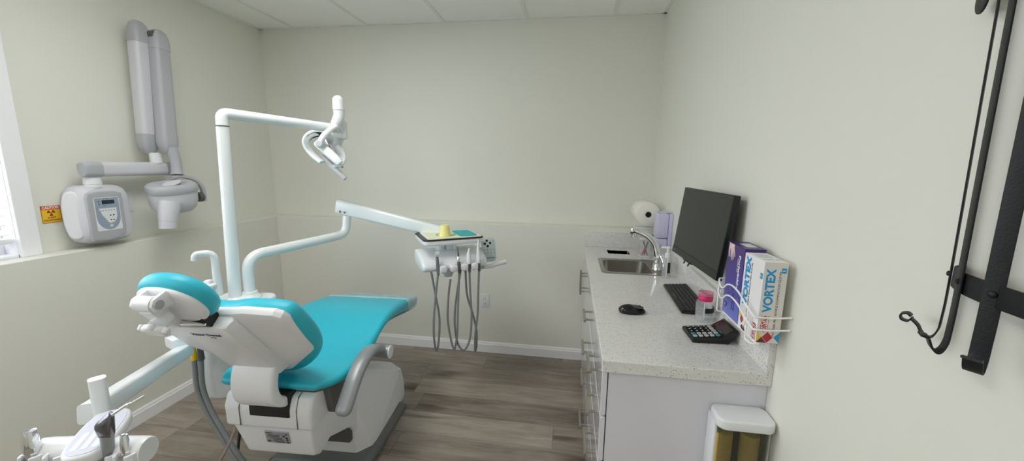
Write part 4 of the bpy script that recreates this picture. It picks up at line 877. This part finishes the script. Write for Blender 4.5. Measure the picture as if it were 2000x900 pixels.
# acrylic brush holder in the corner
bh = thing('brush_holder', 'small clear holder with white lid and pink and grey sticks in the counter corner', 'holder', (.50, 2.655, HT+.0006))
mb = MB(); mb.pad(rrect(-.035, .035, -.03, .03, .008), 0, .006, .002, 2); obj('base', mb, plastic, bh)
mb = MB(); mb.box(-.03, .03, -.025, .025, .0061, .115, .004); obj('clear_case', mb, clear('clear_case', (230, 234, 240), .10), bh)
mb = MB(); mb.pad(oval(-.01, 0, .028, .026, 24), .116, .124, .003, 2); obj('lid', mb, plastic, bh)
mb = MB(); mb.tube([(-.018, -.005, .012), (-.0, -.005, .06)], .0055, 10); obj('pink_stick', mb, pink, bh)['label'] = 'short pink stick'
for a, b in (((.0, .005, .012), (.02, .005, .10)), ((.018, -.008, .012), (-.012, -.008, .105))): obj('grey_stick', MB().tube([a, b], .005, 10), hosem, bh)
# paper towel
pt = thing('paper_towel_holder', 'paper towel roll on a holder on the right wall near the corner', 'paper towel holder', (.502, 2.62, 1.20))
mb = MB(); prof = [(.019, 0), (.072, 0), (.075, .003), (.075, .262), (.072, .265), (.019, .265), (.019, 0)]
mb.lathe(prof, 44, axisz((0, 0, 0), (0, 1, 0))); obj('roll', mb, papm, pt, 50)
mb = MB(); mb.lathe([(0, -.004), (.0155, -.004), (.018, .0), (.018, .265), (0, .265)], 28, axisz((0, 0, 0), (0, 1, 0))); obj('core_plug', mb, blackp, pt)
mb = MB(); mb.box(-.006, .104, .266, .274, -.03, .03, .003); mb.box(.094, .104, .02, .274, -.03, .03, .003); obj('wall_bracket', mb, plastic, pt)
mb = MB(); mb.pad(rrect(-.06, .10, -.035, .035, .006), 0, .012, .003, 2, M=Matrix.Translation((.0, .16, -.115))); o = obj('drip_shelf', mb, satin, pt)
# soap dispenser on the wall
sd = thing('soap_dispenser', 'lavender white wall soap dispenser beside the paper towel roll', 'soap dispenser', (XR, 2.47, 1.03))
mb = MB(); mb.pad(rrect(-.052, .052, 0, .20, .014), 0, .022, .005, 3, M=frame((0, 0, 0), (0, 1, 0), (0, 0, 1)) @ Matrix.Rotation(PI, 4, 'Y')); obj('back_plate', mb, lav, sd)
mb = MB(); mb.prism([(.0, .062), (-.0, .205), (.02, .212), (.062, .208), (.068, .195), (.068, .07), (.062, .06)], -.046, .046, .006, 3, M=Matrix(((-1, 0, 0, -.023), (0, 0, 1, 0), (0, 1, 0, -.008), (0, 0, 0, 1)))); obj('tank', mb, lav, sd)
mb = MB(); mb.prism([(.0, 0), (.0, .057), (.066, .057), (.060, .02), (.048, .0)], -.044, .044, .005, 3, M=Matrix(((-1, 0, 0, -.023), (0, 0, 1, 0), (0, 1, 0, -.008), (0, 0, 0, 1)))); obj('push_lever', mb, lav, sd)
obj('top_cap', MB().box(-.075, -.012, -.04, .04, .2035, .2085, .002), greyl, sd)
# mouse, keyboard, calculator, remover bottle
mo = thing('computer_mouse', 'black wireless mouse lying on the worktop', 'mouse', (.268, 1.598, HT+.0006), R(4))
prof = [(.0, .90, .0), (.006, 1, .001), (.012, 1, .0), (.018, .93, -.001), (.025, .74, -.002), (.030, .48, -.002), (.0325, .2, -.002)]
mb = MB(); mb.loft([[(x*.0545*f+d*(1), y*.030*f, z*(1-.10*x)) for x, y in oval(0, 0, 1, 1, 36, 2.2)] for z, f, d in prof]); obj('shell', mb, mat('gloss_black', (12, 12, 14), .18, var=.1), mo, 60)
mb = MB(); mb.loft([[(.008+x*.040*f, y*.019*f, z+.0012) for x, y in oval(0, 0, 1, 1, 24)] for z, f in ((.0215, 1.0), (.0250, .9), (.0295, .55), (.0318, .2))]); obj('button_plate', mb, mat('mouse_grey', (72, 74, 76), .25), mo, 60)
obj('scroll_wheel', MB().tube([(.030, -.003, .0265), (.030, .003, .0265)], .006, 16), blackp, mo)
kb = thing('keyboard', 'slim black keyboard on the worktop below the monitor', 'keyboard', (.530, 1.808, HT+.0006), R(-1.5))
mb = MB(); mb.hull([(x, y, z) for x, y, z in ((-.056, -.19, .002), (.056, -.19, .002), (-.056, .19, .002), (.056, .19, .002), (-.056, -.19, .010), (.056, -.19, .019), (-.056, .19, .010), (.056, .19, .019))], .003); obj('frame', mb, blackp, kb)
mb = MB()
for r_ in range(6):
    x0 = -.051+r_*.0172; y = -.185; k = 0
    while y < .184:
        w = .0178
        if r_ == 0 and -.06 < y < .01: w = .09
        w = min(w, .185-y)
        if w < .008: break
        zz = .0132+.009*((x0+.056)/.112)
        mb.box(x0+.001, x0+.0155, y+.001, y+w-.0015, zz-.004, zz+.001, .0012, 1); y += w; k += 1
obj('keys', mb, keym, kb)
obj('foot', MB().box(.04, .052, -.17, .17, 0, .005), blackm, kb)
ca = thing('calculator', 'black desk calculator with tilted display on the worktop', 'calculator', (.50, 1.405, HT+.0006), R(3))
M_ = Matrix(((1, 0, 0, 0), (0, 0, 1, 0), (0, 1, 0, 0), (0, 0, 0, 1)))
mb = MB(); mb.prism([(-.068, 0), (-.070, .010), (-.066, .016), (.028, .024), (.034, .026), (.074, .052), (.079, .050), (.082, .040), (.052, 0)], -.055, .055, .004, 2, M=M_); cb = obj('case', mb, blackp, ca)
KM = frame((-.066, 0, .0168), (1, 0, .085), (0, 1, 0))
for r_ in range(5):
    for c_ in range(5):
        x = .010+c_*.0188; y = -.042+r_*.0185
        if c_ == 0 and r_ == 1: m_ = kteal
        elif c_ == 0 and r_ == 0: m_ = kpale
        elif c_ == 4 and r_ == 0: m_ = kteal
        elif r_ <= 1 or c_ == 4: m_ = kgrey
        else: m_ = keym
        mb = MB(); mb.pad(rrect(x-.0068, x+.0068, y-.0062, y+.0062, .003, 3), .0, .0052, .002, 2, M=KM); obj('key', mb, m_, cb)
mb = MB()
for r_ in range(2, 5):
    for c_ in range(4): x = .010+c_*.0188; y = -.042+r_*.0185; mb.box(x-.002, x+.002, y-.003, y+.003, .0050, .0055, M=KM)
obj('key_marks', mb, white, cb)
DM = frame((.034, 0, .0263), (.040, 0, .026), (0, 1, 0))
mb = MB(); mb.box(.008, .040, -.046, .046, .0, .0008, M=DM); obj('display', mb, mat('calc_display', (46, 38, 38), .15), cb)
mb = MB(); mb.box(.0, .006, -.03, .02, .0, .0006, M=DM); obj('solar_cell', mb, mat('solar', (40, 42, 54), .2), cb)
rb = thing('remover_bottle', 'clear round bottle with pink pump top standing behind the calculator', 'bottle', (.538, 1.565, HT+.0006))
mb = MB(); mb.lathe([(0, 0), (.030, 0), (.033, .004), (.033, .074), (.030, .080), (.024, .083), (0, .083)], 36); obj('bottle', mb, clearp, rb, 50)
mb = MB(); mb.lathe([(0, .004), (.0305, .004), (.0305, .045), (0, .045)], 36); obj('liquid', mb, liquid, rb)
mb = MB(); mb.lathe([(.0255, .0835), (.0265, .085), (.0265, .100), (.0255, .102), (0, .102)], 36); obj('pink_collar', mb, pink, rb)
mb = MB(); mb.lathe([(.024, .1022), (.027, .104), (.0275, .114), (.026, .117), (.018, .116), (.012, .112), (0, .112)], 36); obj('cap', mb, pinkc, rb)
mb = MB(); mb.tube([(0, 0, .004), (0, 0, .083)], .003, 10); obj('dip_tube', mb, MATS['frosted_white'], rb)
mb = MB(); ring_ = []
for r_, z in ((.0333, .040), (.0337, .040), (.0337, .060), (.0333, .060)): ring_.append((r_, z))
mb.loft([[(r_*math.cos(a), r_*math.sin(a), z) for r_, z in ring_] for a in [R(-105+i*6) for i in range(22)]], True, True); obj('label', mb, ink, rb)

# ------------------------------------------------------------------ monitor on a wall mount
mn = thing('monitor', 'black flat monitor tilted over the worktop on the right wall', 'monitor', (.529, 1.702, 1.263))
a_, t_ = .063, .112
nrm = Vector((-math.cos(a_)*math.cos(t_), -math.sin(a_)*math.cos(t_), math.sin(t_)))
rt_ = Vector((math.sin(a_), -math.cos(a_), 0)); up_ = nrm.cross(rt_)
MM = Matrix(((rt_.x, up_.x, nrm.x, 0), (rt_.y, up_.y, nrm.y, 0), (rt_.z, up_.z, nrm.z, 0), (0, 0, 0, 1)))
W2, H2 = .2485, .155
mb = MB(); mb.box(-W2, W2, -H2, H2, -.022, 0, .0025, 2, M=MM); sc_ = obj('case', mb, blackp, mn)
obj('screen', MB().box(-W2+.004, W2-.004, -H2+.032, H2-.004, -.001, .0006, M=MM), screenm, mn)
obj('chin', MB().box(-W2+.001, W2-.001, -H2+.001, -H2+.030, -.001, .0010, M=MM), chinm, mn)
text('lettering', 'acer', .006, MM @ Matrix.Translation((-W2+.03, -H2+.015, .0011)), greyp, sc_, .0002)
obj('rear_bulge', MB().box(-.12, .12, -.09, .09, -.04, -.021, .012, 2, M=MM), blackp, mn)
mb = MB(); mb.box(.045, .078, -.06, .06, -.06, .06, .002); mb.box(.03, .05, -.035, .035, -.035, .035, .002); obj('wall_mount', mb, darkg, mn)
mb = MB(); mb.box(-.13, -.03, -H2-.012, -H2+.004, -.035, -.012, .003, M=MM)
for x in (-.115, -.065): mb.tube([(x, -H2-.008, -.02), (x+.006, -H2-.026, -.012)], .003, 8, M=MM)
obj('cable_clip', mb, blackp, mn)
cc = tag(obj('cable_cover', MB().box(-.014, 0, -.02, .02, 0, .16, .003), plastic), 'white cable cover running up the wall behind the monitor', 'cable cover'); cc.location = (XR, 1.60, 1.0225)

# ------------------------------------------------------------------ glove boxes in a wire rack
def carton(name, label, y0, y1, body, side, z0, z1, group):
    t = thing(name, label, 'glove box', (.557, (y0+y1)/2, z0), 0, group)
    h = (y1-y0)/2-.0008
    obj('carton', MB().box(-.030, .030, -h, h, 0, z1-z0, .0012, 1), body, t)
    return t, h
gw, hh_ = carton('glove_box', 'white glove box reading VORTEX with colored diamonds in the wire rack', 1.12, 1.243, boxw, boxg, 1.031, 1.262, 'glove boxes in the wire rack')
WF = frame((0, -hh_-.0003, .1155), (1, 0, 0), (0, 0, 1))        # face towards the room's front; x right, y up
WS = frame((-.0303, 0, .1155), (0, -1, 0), (0, 0, 1))           # face towards the room; x = -y
obj('front_panel', MB().box(-.0295, .0295, -.1150, .1150, 0, .0003, M=WF), boxg, gw)
RZ = lambda M, x, y, a=90: M @ Matrix.Translation((x, y, .0004)) @ Matrix.Rotation(R(a), 4, 'Z')
text('lettering', 'VORTEX', .0215, RZ(WF, -.010, .035), cyan, gw, .0003, .125, .0012)
text('lettering', 'POWDER FREE NITRILE EXAMINATION GLOVES', .0055, RZ(WF, .0125, -.002), ink, gw, .0002, .185)
def badge(M0, x, y):
    mb = MB(); mb.prism([(x-.0095, y-.019), (x-.011, y-.023), (x-.006, y-.0205), (x, y-.024), (x+.006, y-.0205), (x+.011, y-.023), (x+.0095, y-.019), (x+.0095, y+.019), (x+.011, y+.023), (x+.006, y+.0205), (x, y+.024), (x-.006, y+.0205), (x-.011, y+.023), (x-.0095, y+.019)], .0003, .0006, M=M0)
    q = obj('badge', mb, redp, gw)
    mb = MB(); mb.prism(rrect(x-.0082, x+.0082, y-.0185, y+.0185, .001, 1), .0006, .0008, M=M0); obj('badge_field', mb, white, q)
    text('lettering', 'DENTAL', .0115, RZ(M0, x, y) @ Matrix.Translation((0, 0, .0005)), redp, q, .0002, .034, .0006)
badge(WF, -.0125, -.060)
text('lettering', 'VORTEX', .026, RZ(WS, -.030, .035), cyan, gw, .0003, .15, .0016)
text('lettering', 'POWDER FREE NITRILE EXAMINATION GLOVES', .0055, RZ(WS, -.008, .0), ink, gw, .0002, .19)
badge(WS, .045, -.088)
for M0, w in ((WF, .02), (WS, .051)):
    mb = MB(); mb.prism(rrect(w-.006, w+.006, .086 if M0 is WF else .066, .100 if M0 is WF else .082, .001, 1), .0003, .0007, M=M0); q = obj('size_patch', mb, cyan, gw)
    text('lettering', 'S', .007, RZ(M0, w, .093 if M0 is WF else .074).copy() @ Matrix.Translation((0, 0, .0005)), white, gw, .0002)
mb = MB()
for x0, x1, y0, y1 in ((-.026, .0, -.1, -.085),): pass
def dia(M0, x, y, r, m_): mb = MB(); mb.prism([(x-r, y), (x, y-r*1.15), (x+r, y), (x, y+r*1.15)], .0003, .0006, M=M0); obj('diamond', mb, m_, gw)
def clipd(M0, pts, m_): mb = MB(); mb.prism(pts, .0003, .0006, M=M0); obj('diamond', mb, m_, gw)
dia(WF, -.0015, -.0985, .0140, redp); clipd(WF, [(-.0293, -.084), (-.0285, -.083), (-.017, -.0975), (-.0293, -.112)], yelp); clipd(WF, [(-.0165, -.0985), (-.003, -.1148), (-.0293, -.1148)], maroon)
clipd(WF, [(.0145, -.098), (.0293, -.082), (.0293, -.1145)], cyan)
dia(WS, -.048, -.072, .011, yelp); dia(WS, -.036, -.086, .0105, redp); clipd(WS, [(-.030, -.1), (-.018, -.1148), (-.03, -.1148), (-.038, -.108)], maroon); clipd(WS, [(-.02, -.098), (-.008, -.1148), (-.02, -.1148)], maroon)
obj('seam', MB().box(-.0302, .0298, -.001, .001, .2309, .2313), greyl, gw)
text('lettering', 'VORTEX', .008, Matrix.Translation((.002, -.03, .2312)) @ Matrix.Rotation(0, 4, 'Z'), panelb, gw, .0002, .045)
mb = MB(); mb.prism(rrect(-.018, .018, -.01, .04, .008), .2309, .2312); obj('opening_outline', mb, greyl, gw)
gp, hp_ = carton('glove_box', 'purple glove box with a pale hand picture behind the white one in the wire rack', 1.2465, 1.372, purple, violet, 1.031, 1.270, 'glove boxes in the wire rack')
PS = frame((-.0303, 0, .1195), (0, -1, 0), (0, 0, 1))
mb = MB(); mb.box(-.0304, .0304, -.0628, .0628, .2385, .2395); obj('top_panel', mb, violet, gp)
mb = MB(); mb.box(-.012, .02, -.03, .03, .2393, .2397); obj('top_label', mb, greyl, gp)
text('lettering', 'Periwinkle', .0125, RZ(PS, .034, .040, -90), white, gp, .0003, .105, .0006)
text('lettering', 'POWDER FREE', .005, RZ(PS, .022, .06, -90), white, gp, .0002, .045)
text('lettering', 'Nitrile Exam', .008, RZ(PS, .012, -.062, 90), navy, gp, .0003, .055)
text('lettering', 'Gloves', .006, RZ(PS, .026, -.072, 90), navy, gp, .0003, .035)
mb = MB(); mb.prism(oval(-.038, -.088, .009, .009, 20), .0, .0006, M=PS); obj('size_mark', mb, navy, gp); text('lettering', 'M', .008, RZ(PS, -.038, -.088) @ Matrix.Translation((0, 0, .0004)), white, gp, .0002)
mb = MB()
for pts, w in (([(-.045, .113), (-.050, .095), (-.048, .072)], .006), ([(-.028, .112), (-.02, .09), (-.014, .070)], .0045), ([(-.032, .112), (-.028, .088), (-.024, .064)], .0045), ([(-.022, .112), (-.011, .095), (-.004, .08)], .0045), ([(-.036, .112), (-.036, .092), (-.034, .072)], .0045)):
    P = smoothp([(p[0], p[1], 0) for p in pts], 4); mb.tube([(q.x, q.y, .0002) for q in P], [w*(1-.5*i/len(P)) for i in range(len(P))], flat=[(.0, 1), (.05, 0), (0, -1), (-.03, 0)], up=(0, 0, 1), M=PS)
mb.prism([(-.052, .118), (-.047, .100), (-.030, .098), (-.016, .104), (-.012, .118)], 0, .0005, M=PS)
obj('hand_picture', mb, skinp, gp)
mb = MB()
for k in range(8):
    a = k*PI/4; mb.prism([(-.012+.003*math.cos(a+.8), -.03+.003*math.sin(a+.8)), (-.012+.013*math.cos(a), -.03+.013*math.sin(a)), (-.012+.003*math.cos(a-.8), -.03+.003*math.sin(a-.8))], 0, .0004, M=PS)
obj('flower_picture', mb, mat('print_mauve', (150, 130, 190), .5), gp)
wr = thing('glove_box_rack', 'white wire rack on the right wall holding two glove boxes', 'wire rack', (XR, 1.25, 1.03))
W_ = lambda x, y, z: (x-XR, y-1.25, z-1.03)
wire = .0028
def wave(z):
    return smoothp([W_(.606, 1.110, z+.004), W_(.56, 1.110, z), W_(.524, 1.110, z), W_(.515, 1.113, z), W_(.512, 1.125, z+.004), W_(.509, 1.165, z+.018), W_(.508, 1.21, z+.036), W_(.508, 1.26, z+.042), W_(.508, 1.30, z+.034), W_(.508, 1.325, z+.016), W_(.508, 1.345, z+.012), W_(.510, 1.374, z+.030), W_(.53, 1.383, z+.032), W_(.606, 1.383, z+.032)], 5)
for z in (1.108, 1.072): obj('front_wire', MB().tube(wave(z), wire, 10), wirew, wr, 60)
obj('upright_wire', MB().tube(fillet([W_(.512, 1.150, 1.122), W_(.512, 1.150, 1.0275), W_(.514, 1.118, 1.0275), W_(.535, 1.118, 1.0275)], .006, 3), wire, 10), wirew, wr)
obj('upright_wire', MB().tube(fillet([W_(.509, 1.366, 1.134), W_(.509, 1.366, 1.0275), W_(.603, 1.366, 1.0275), W_(.603, 1.366, 1.20)], .008, 3), wire, 10), wirew, wr)
obj('floor_wire', MB().tube([W_(.530, 1.118, 1.0275), W_(.530, 1.366, 1.0275)], wire, 10), wirew, wr)
obj('back_wire', MB().tube(fillet([W_(.603, 1.21, 1.0275), W_(.603, 1.21, 1.20), W_(.603, 1.366, 1.20), W_(.603, 1.366, 1.0275)], .01, 3), wire, 10), wirew, wr)

# ------------------------------------------------------------------ cup dispenser on the cabinet end
cd = thing('cup_dispenser', 'smoked cup dispenser with white lid fixed to the cabinet end panel', 'cup dispenser', (.526, 1.187, .36))
mb = MB(); mb.pad([(x, y) for x, y in rrect(-.078, .080, -.092, -.001, .026, 6)], .405, .436, .006, 3); obj('lid', mb, plastic, cd)
mb = MB(); mb.box(-.078, -.068, -.060, -.002, 0, .41, .004); mb.box(.070, .080, -.060, -.002, 0, .41, .004); mb.box(-.078, .08, -.008, -.0005, 0, .41, .002); obj('back_frame', mb, plastic, cd)
mb = MB(); f0 = [(-.070, -.04), (-.068, -.07), (-.055, -.086), (-.03, -.090), (.03, -.090), (.056, -.086), (.070, -.07), (.072, -.04)]; f1 = [(x*.965, y+.003) for x, y in reversed(f0)]
mb.prism(f0+f1, 0.01, .4045); obj('smoked_front', mb, smoke, cd)
obj('interior_shade', MB().box(-.067, .069, -.0135, -.0085, .01, .402, .001), blackm, cd)  # black sheet darkens the interior in place of shade behind the cups
for x in (-.047, .028):
    s = tag(obj('cup_stack', MB().lathe([(0, 0), (.019, 0), (.0245, .055), (.025, .06)]+[p for k in range(27) for p in ((.0252, .060+k*.011), (.0262, .062+k*.011), (.0262, .068+k*.011))]+[(.025, .362), (0, .362)], 28), amber), 'stack of yellow cups behind the smoked front, '+('left column' if x < 0 else 'right column'), 'cup stack', 'cup stacks in the dispenser'); s.location = (.526+x, 1.140, .375)

# ------------------------------------------------------------------ black iron hook rack on the right wall
hk = thing('hook_rack', 'black wrought iron rack of long hooked straps on the right wall', 'hook rack', (XR, .60, 1.35))
K = lambda x, y, z: (x-XR, y-.60, z-1.35)
strap = rect2(.0014, .0095, .0008)
band = smoothp([K(.608, .686, 1.354), K(.598, .686, 1.354), K(.586, .675, 1.354), K(.572, .650, 1.354), K(.562, .625, 1.354), K(.554, .59, 1.354), K(.549, .55, 1.354), K(.547, .50, 1.354), K(.550, .44, 1.354), K(.558, .40, 1.354), K(.575, .385, 1.354), K(.607, .385, 1.354)], 5)
mb = MB(); mb.tube(band, 1, flat=rect2(.0155, .0016, .0008), up=(0, 0, 1)); obj('band', mb, iron, hk)
def curlpath(base, out, lean, z0, drop, ring, k=.75):
    """strap from the top down to a hook that turns towards direction `out`"""
    b = Vector(base); o = Vector(out).normalized()*k; up = Vector((0, 0, 1))
    p = [b+up*(.62)+Vector(lean)*.62, b+up*.3+Vector(lean)*.3, b, b-up*(drop-.03), b-up*(drop-.012)+o*.002, b-up*drop+o*.008, b-up*(drop+.003)+o*.016, b-up*(drop-.003)+o*.025, b-up*(drop-.012)+o*.031]
    if ring:
        p += [b-up*(drop-.017)+o*.037, b-up*(drop-.021)+o*.043]
        c = b-up*(drop-.0225)+o*.043+o/k*.007
        p += [c+up*(.007*math.sin(a))+o/k*(.007*math.cos(a)) for a in (PI*.98, PI*1.35, PI*1.75, PI*2.15, PI*2.55, PI*2.85)]
    else:
        p += [b-up*(drop-.016)+o*.033]
    return smoothp(p, 5)
straps = [((.5925, .683, 1.354), (-.70, .71, 0), (0, .032, 0), .104, True), ((.5655, .637, 1.354), (-.90, .43, 0), (0, .022, 0), .106, False), ((.5515, .579, 1.354), (-.80, -.60, 0), (0, .010, 0), .100, False), ((.5475, .47, 1.354), (-.85, -.5, 0), (0, .0, 0), .108, False)]
for i, (b, o_, ln, dr, rg) in enumerate(straps):
    o3 = Vector(o_).normalized(); off = Vector(b)+o3*.0035
    mb = MB(); mb.tube([Vector(K(*p)) for p in curlpath(off, o_, ln, 0, dr, rg, .75 if i != 1 else .6)], 1 if i else .8, flat=strap, up=o3); s = obj('strap', mb, iron, hk, 40)
    if not rg:
        tip = Vector(off)-Vector((0, 0, dr-.018))+o3*(.0255 if i != 1 else .0204)
        mb = MB(); mb.tube([Vector(K(*(tip+Vector((0, 0, 0))))), Vector(K(*(tip+o3*.009+Vector((0, 0, .002)))))], 1, flat=rect2(.0018, .0095, .0008), up=(0, 0, 1)); obj('hook_tip', mb, iron, s)
    mb = MB(); mb.lathe([(.0045, 0), (.004, .002), (.002, .0034), (0, .0036)], 14, axisz(Vector(K(*(off+o3*.0014+Vector((0, 0, .002))))), o3)); obj('rivet', mb, iron, s)
mb = MB(); mb.tube([Vector(K(.582, .713, 1.762))+Vector((0.4, .91, 0)).normalized()*(.012*math.cos(a))+Vector((0, 0, .012*math.sin(a))) for a in [k*PI/10 for k in range(-12, 8)]], 1, flat=strap, up=(-.9, .4, 0)); obj('scroll', mb, iron, hk, 40)
tb = [K(.607, .69, 1.80), K(.585, .69, 1.80), K(.566, .66, 1.80), K(.556, .605, 1.80), K(.552, .56, 1.80), K(.550, .50, 1.80), K(.552, .44, 1.80), K(.575, .385, 1.80), K(.607, .385, 1.80)]
mb = MB(); mb.tube(smoothp(tb, 5), 1, flat=rect2(.0155, .0016, .0008), up=(0, 0, 1)); obj('band', mb, iron, hk)

# ------------------------------------------------------------------ light: daylight through the side window, camera
def area(name, loc, d, sx, sy, power, col):
    l = bpy.data.lights.new(name, 'AREA'); l.shape = 'RECTANGLE'; l.size = sx; l.size_y = sy; l.energy = power; l.color = col
    o = bpy.data.objects.new(name, l); C.objects.link(o); o.location = loc
    o.rotation_euler = Vector(d).to_track_quat('-Z', 'Y').to_euler(); return o
area('window_daylight', (XL-.45, .34, 1.72), (1, 0, -.08), 2.4, 1.5, 46, (.95, .97, 1.0))
def glow(name, col, k):
    m = bpy.data.materials.new(name); m.use_nodes = True; b = m.node_tree.nodes['Principled BSDF']
    b.inputs['Emission Color'].default_value = col; b.inputs['Emission Strength'].default_value = k; return m
fillm = glow('added_fill_glow', (1, .99, .97, 1), FILL_GLOW)
for k, (x, y) in enumerate(((-1.298, 1.22), (-1.298, -1.22))):  # glowing panels added out of view to even out the brightness
    cl = thing('added_ceiling_light', 'unseen fill light panel added in the ceiling '+('above the dental chair' if k == 0 else 'at the rear end of the room'), 'ceiling light', (x, y, HC), 0, 'added fill panels in the ceiling')
    mb = MB()
    for a in ((-.297, .297, -.605, -.585), (-.297, .297, .585, .605), (-.297, -.277, -.605, .605), (.277, .297, -.605, .605)): mb.box(*a, -.012, 0)
    obj('frame', mb, trimm, cl)
    obj('fill_panel', MB().box(-.277, .277, -.585, .585, -.008, -.004), fillm, cl)
w = bpy.data.worlds.new('sky'); bpy.context.scene.world = w; w.use_nodes = True
nt = w.node_tree; bg = nt.nodes['Background']; bg.inputs['Color'].default_value = (.86, .93, 1, 1); bg.inputs['Strength'].default_value = 1.6   # bright overcast sky

sc = bpy.context.scene
cam = bpy.data.cameras.new('camera'); co = bpy.data.objects.new('camera', cam); C.objects.link(co); sc.camera = co
yaw, pitch, roll = .1473, .1699, .0131
s_, c_ = math.sin(yaw), math.cos(yaw); fw = Vector((-s_, c_, 0)); rt = Vector((c_, s_, 0)); up = Vector((0, 0, 1))
F = fw*math.cos(pitch)-up*math.sin(pitch); U = up*math.cos(pitch)+fw*math.sin(pitch)
Rr = rt*math.cos(roll)+U*math.sin(roll); Ur = U*math.cos(roll)-rt*math.sin(roll)
co.matrix_world = Matrix(((Rr.x, Ur.x, -F.x, 0), (Rr.y, Ur.y, -F.y, 0), (Rr.z, Ur.z, -F.z, 1.5164), (0, 0, 0, 1)))
cam.sensor_width = 36; cam.lens = 36*765.165/2000; cam.clip_start = .02
sc.view_settings.view_transform = 'Standard'; sc.view_settings.look = 'None'; sc.view_settings.gamma = 1; sc.view_settings.use_curve_mapping = False
sc.view_settings.exposure = .12
sc.cycles.max_bounces = 14; sc.cycles.diffuse_bounces = 8; sc.cycles.transparent_max_bounces = 16
sc.cycles.use_denoising = True
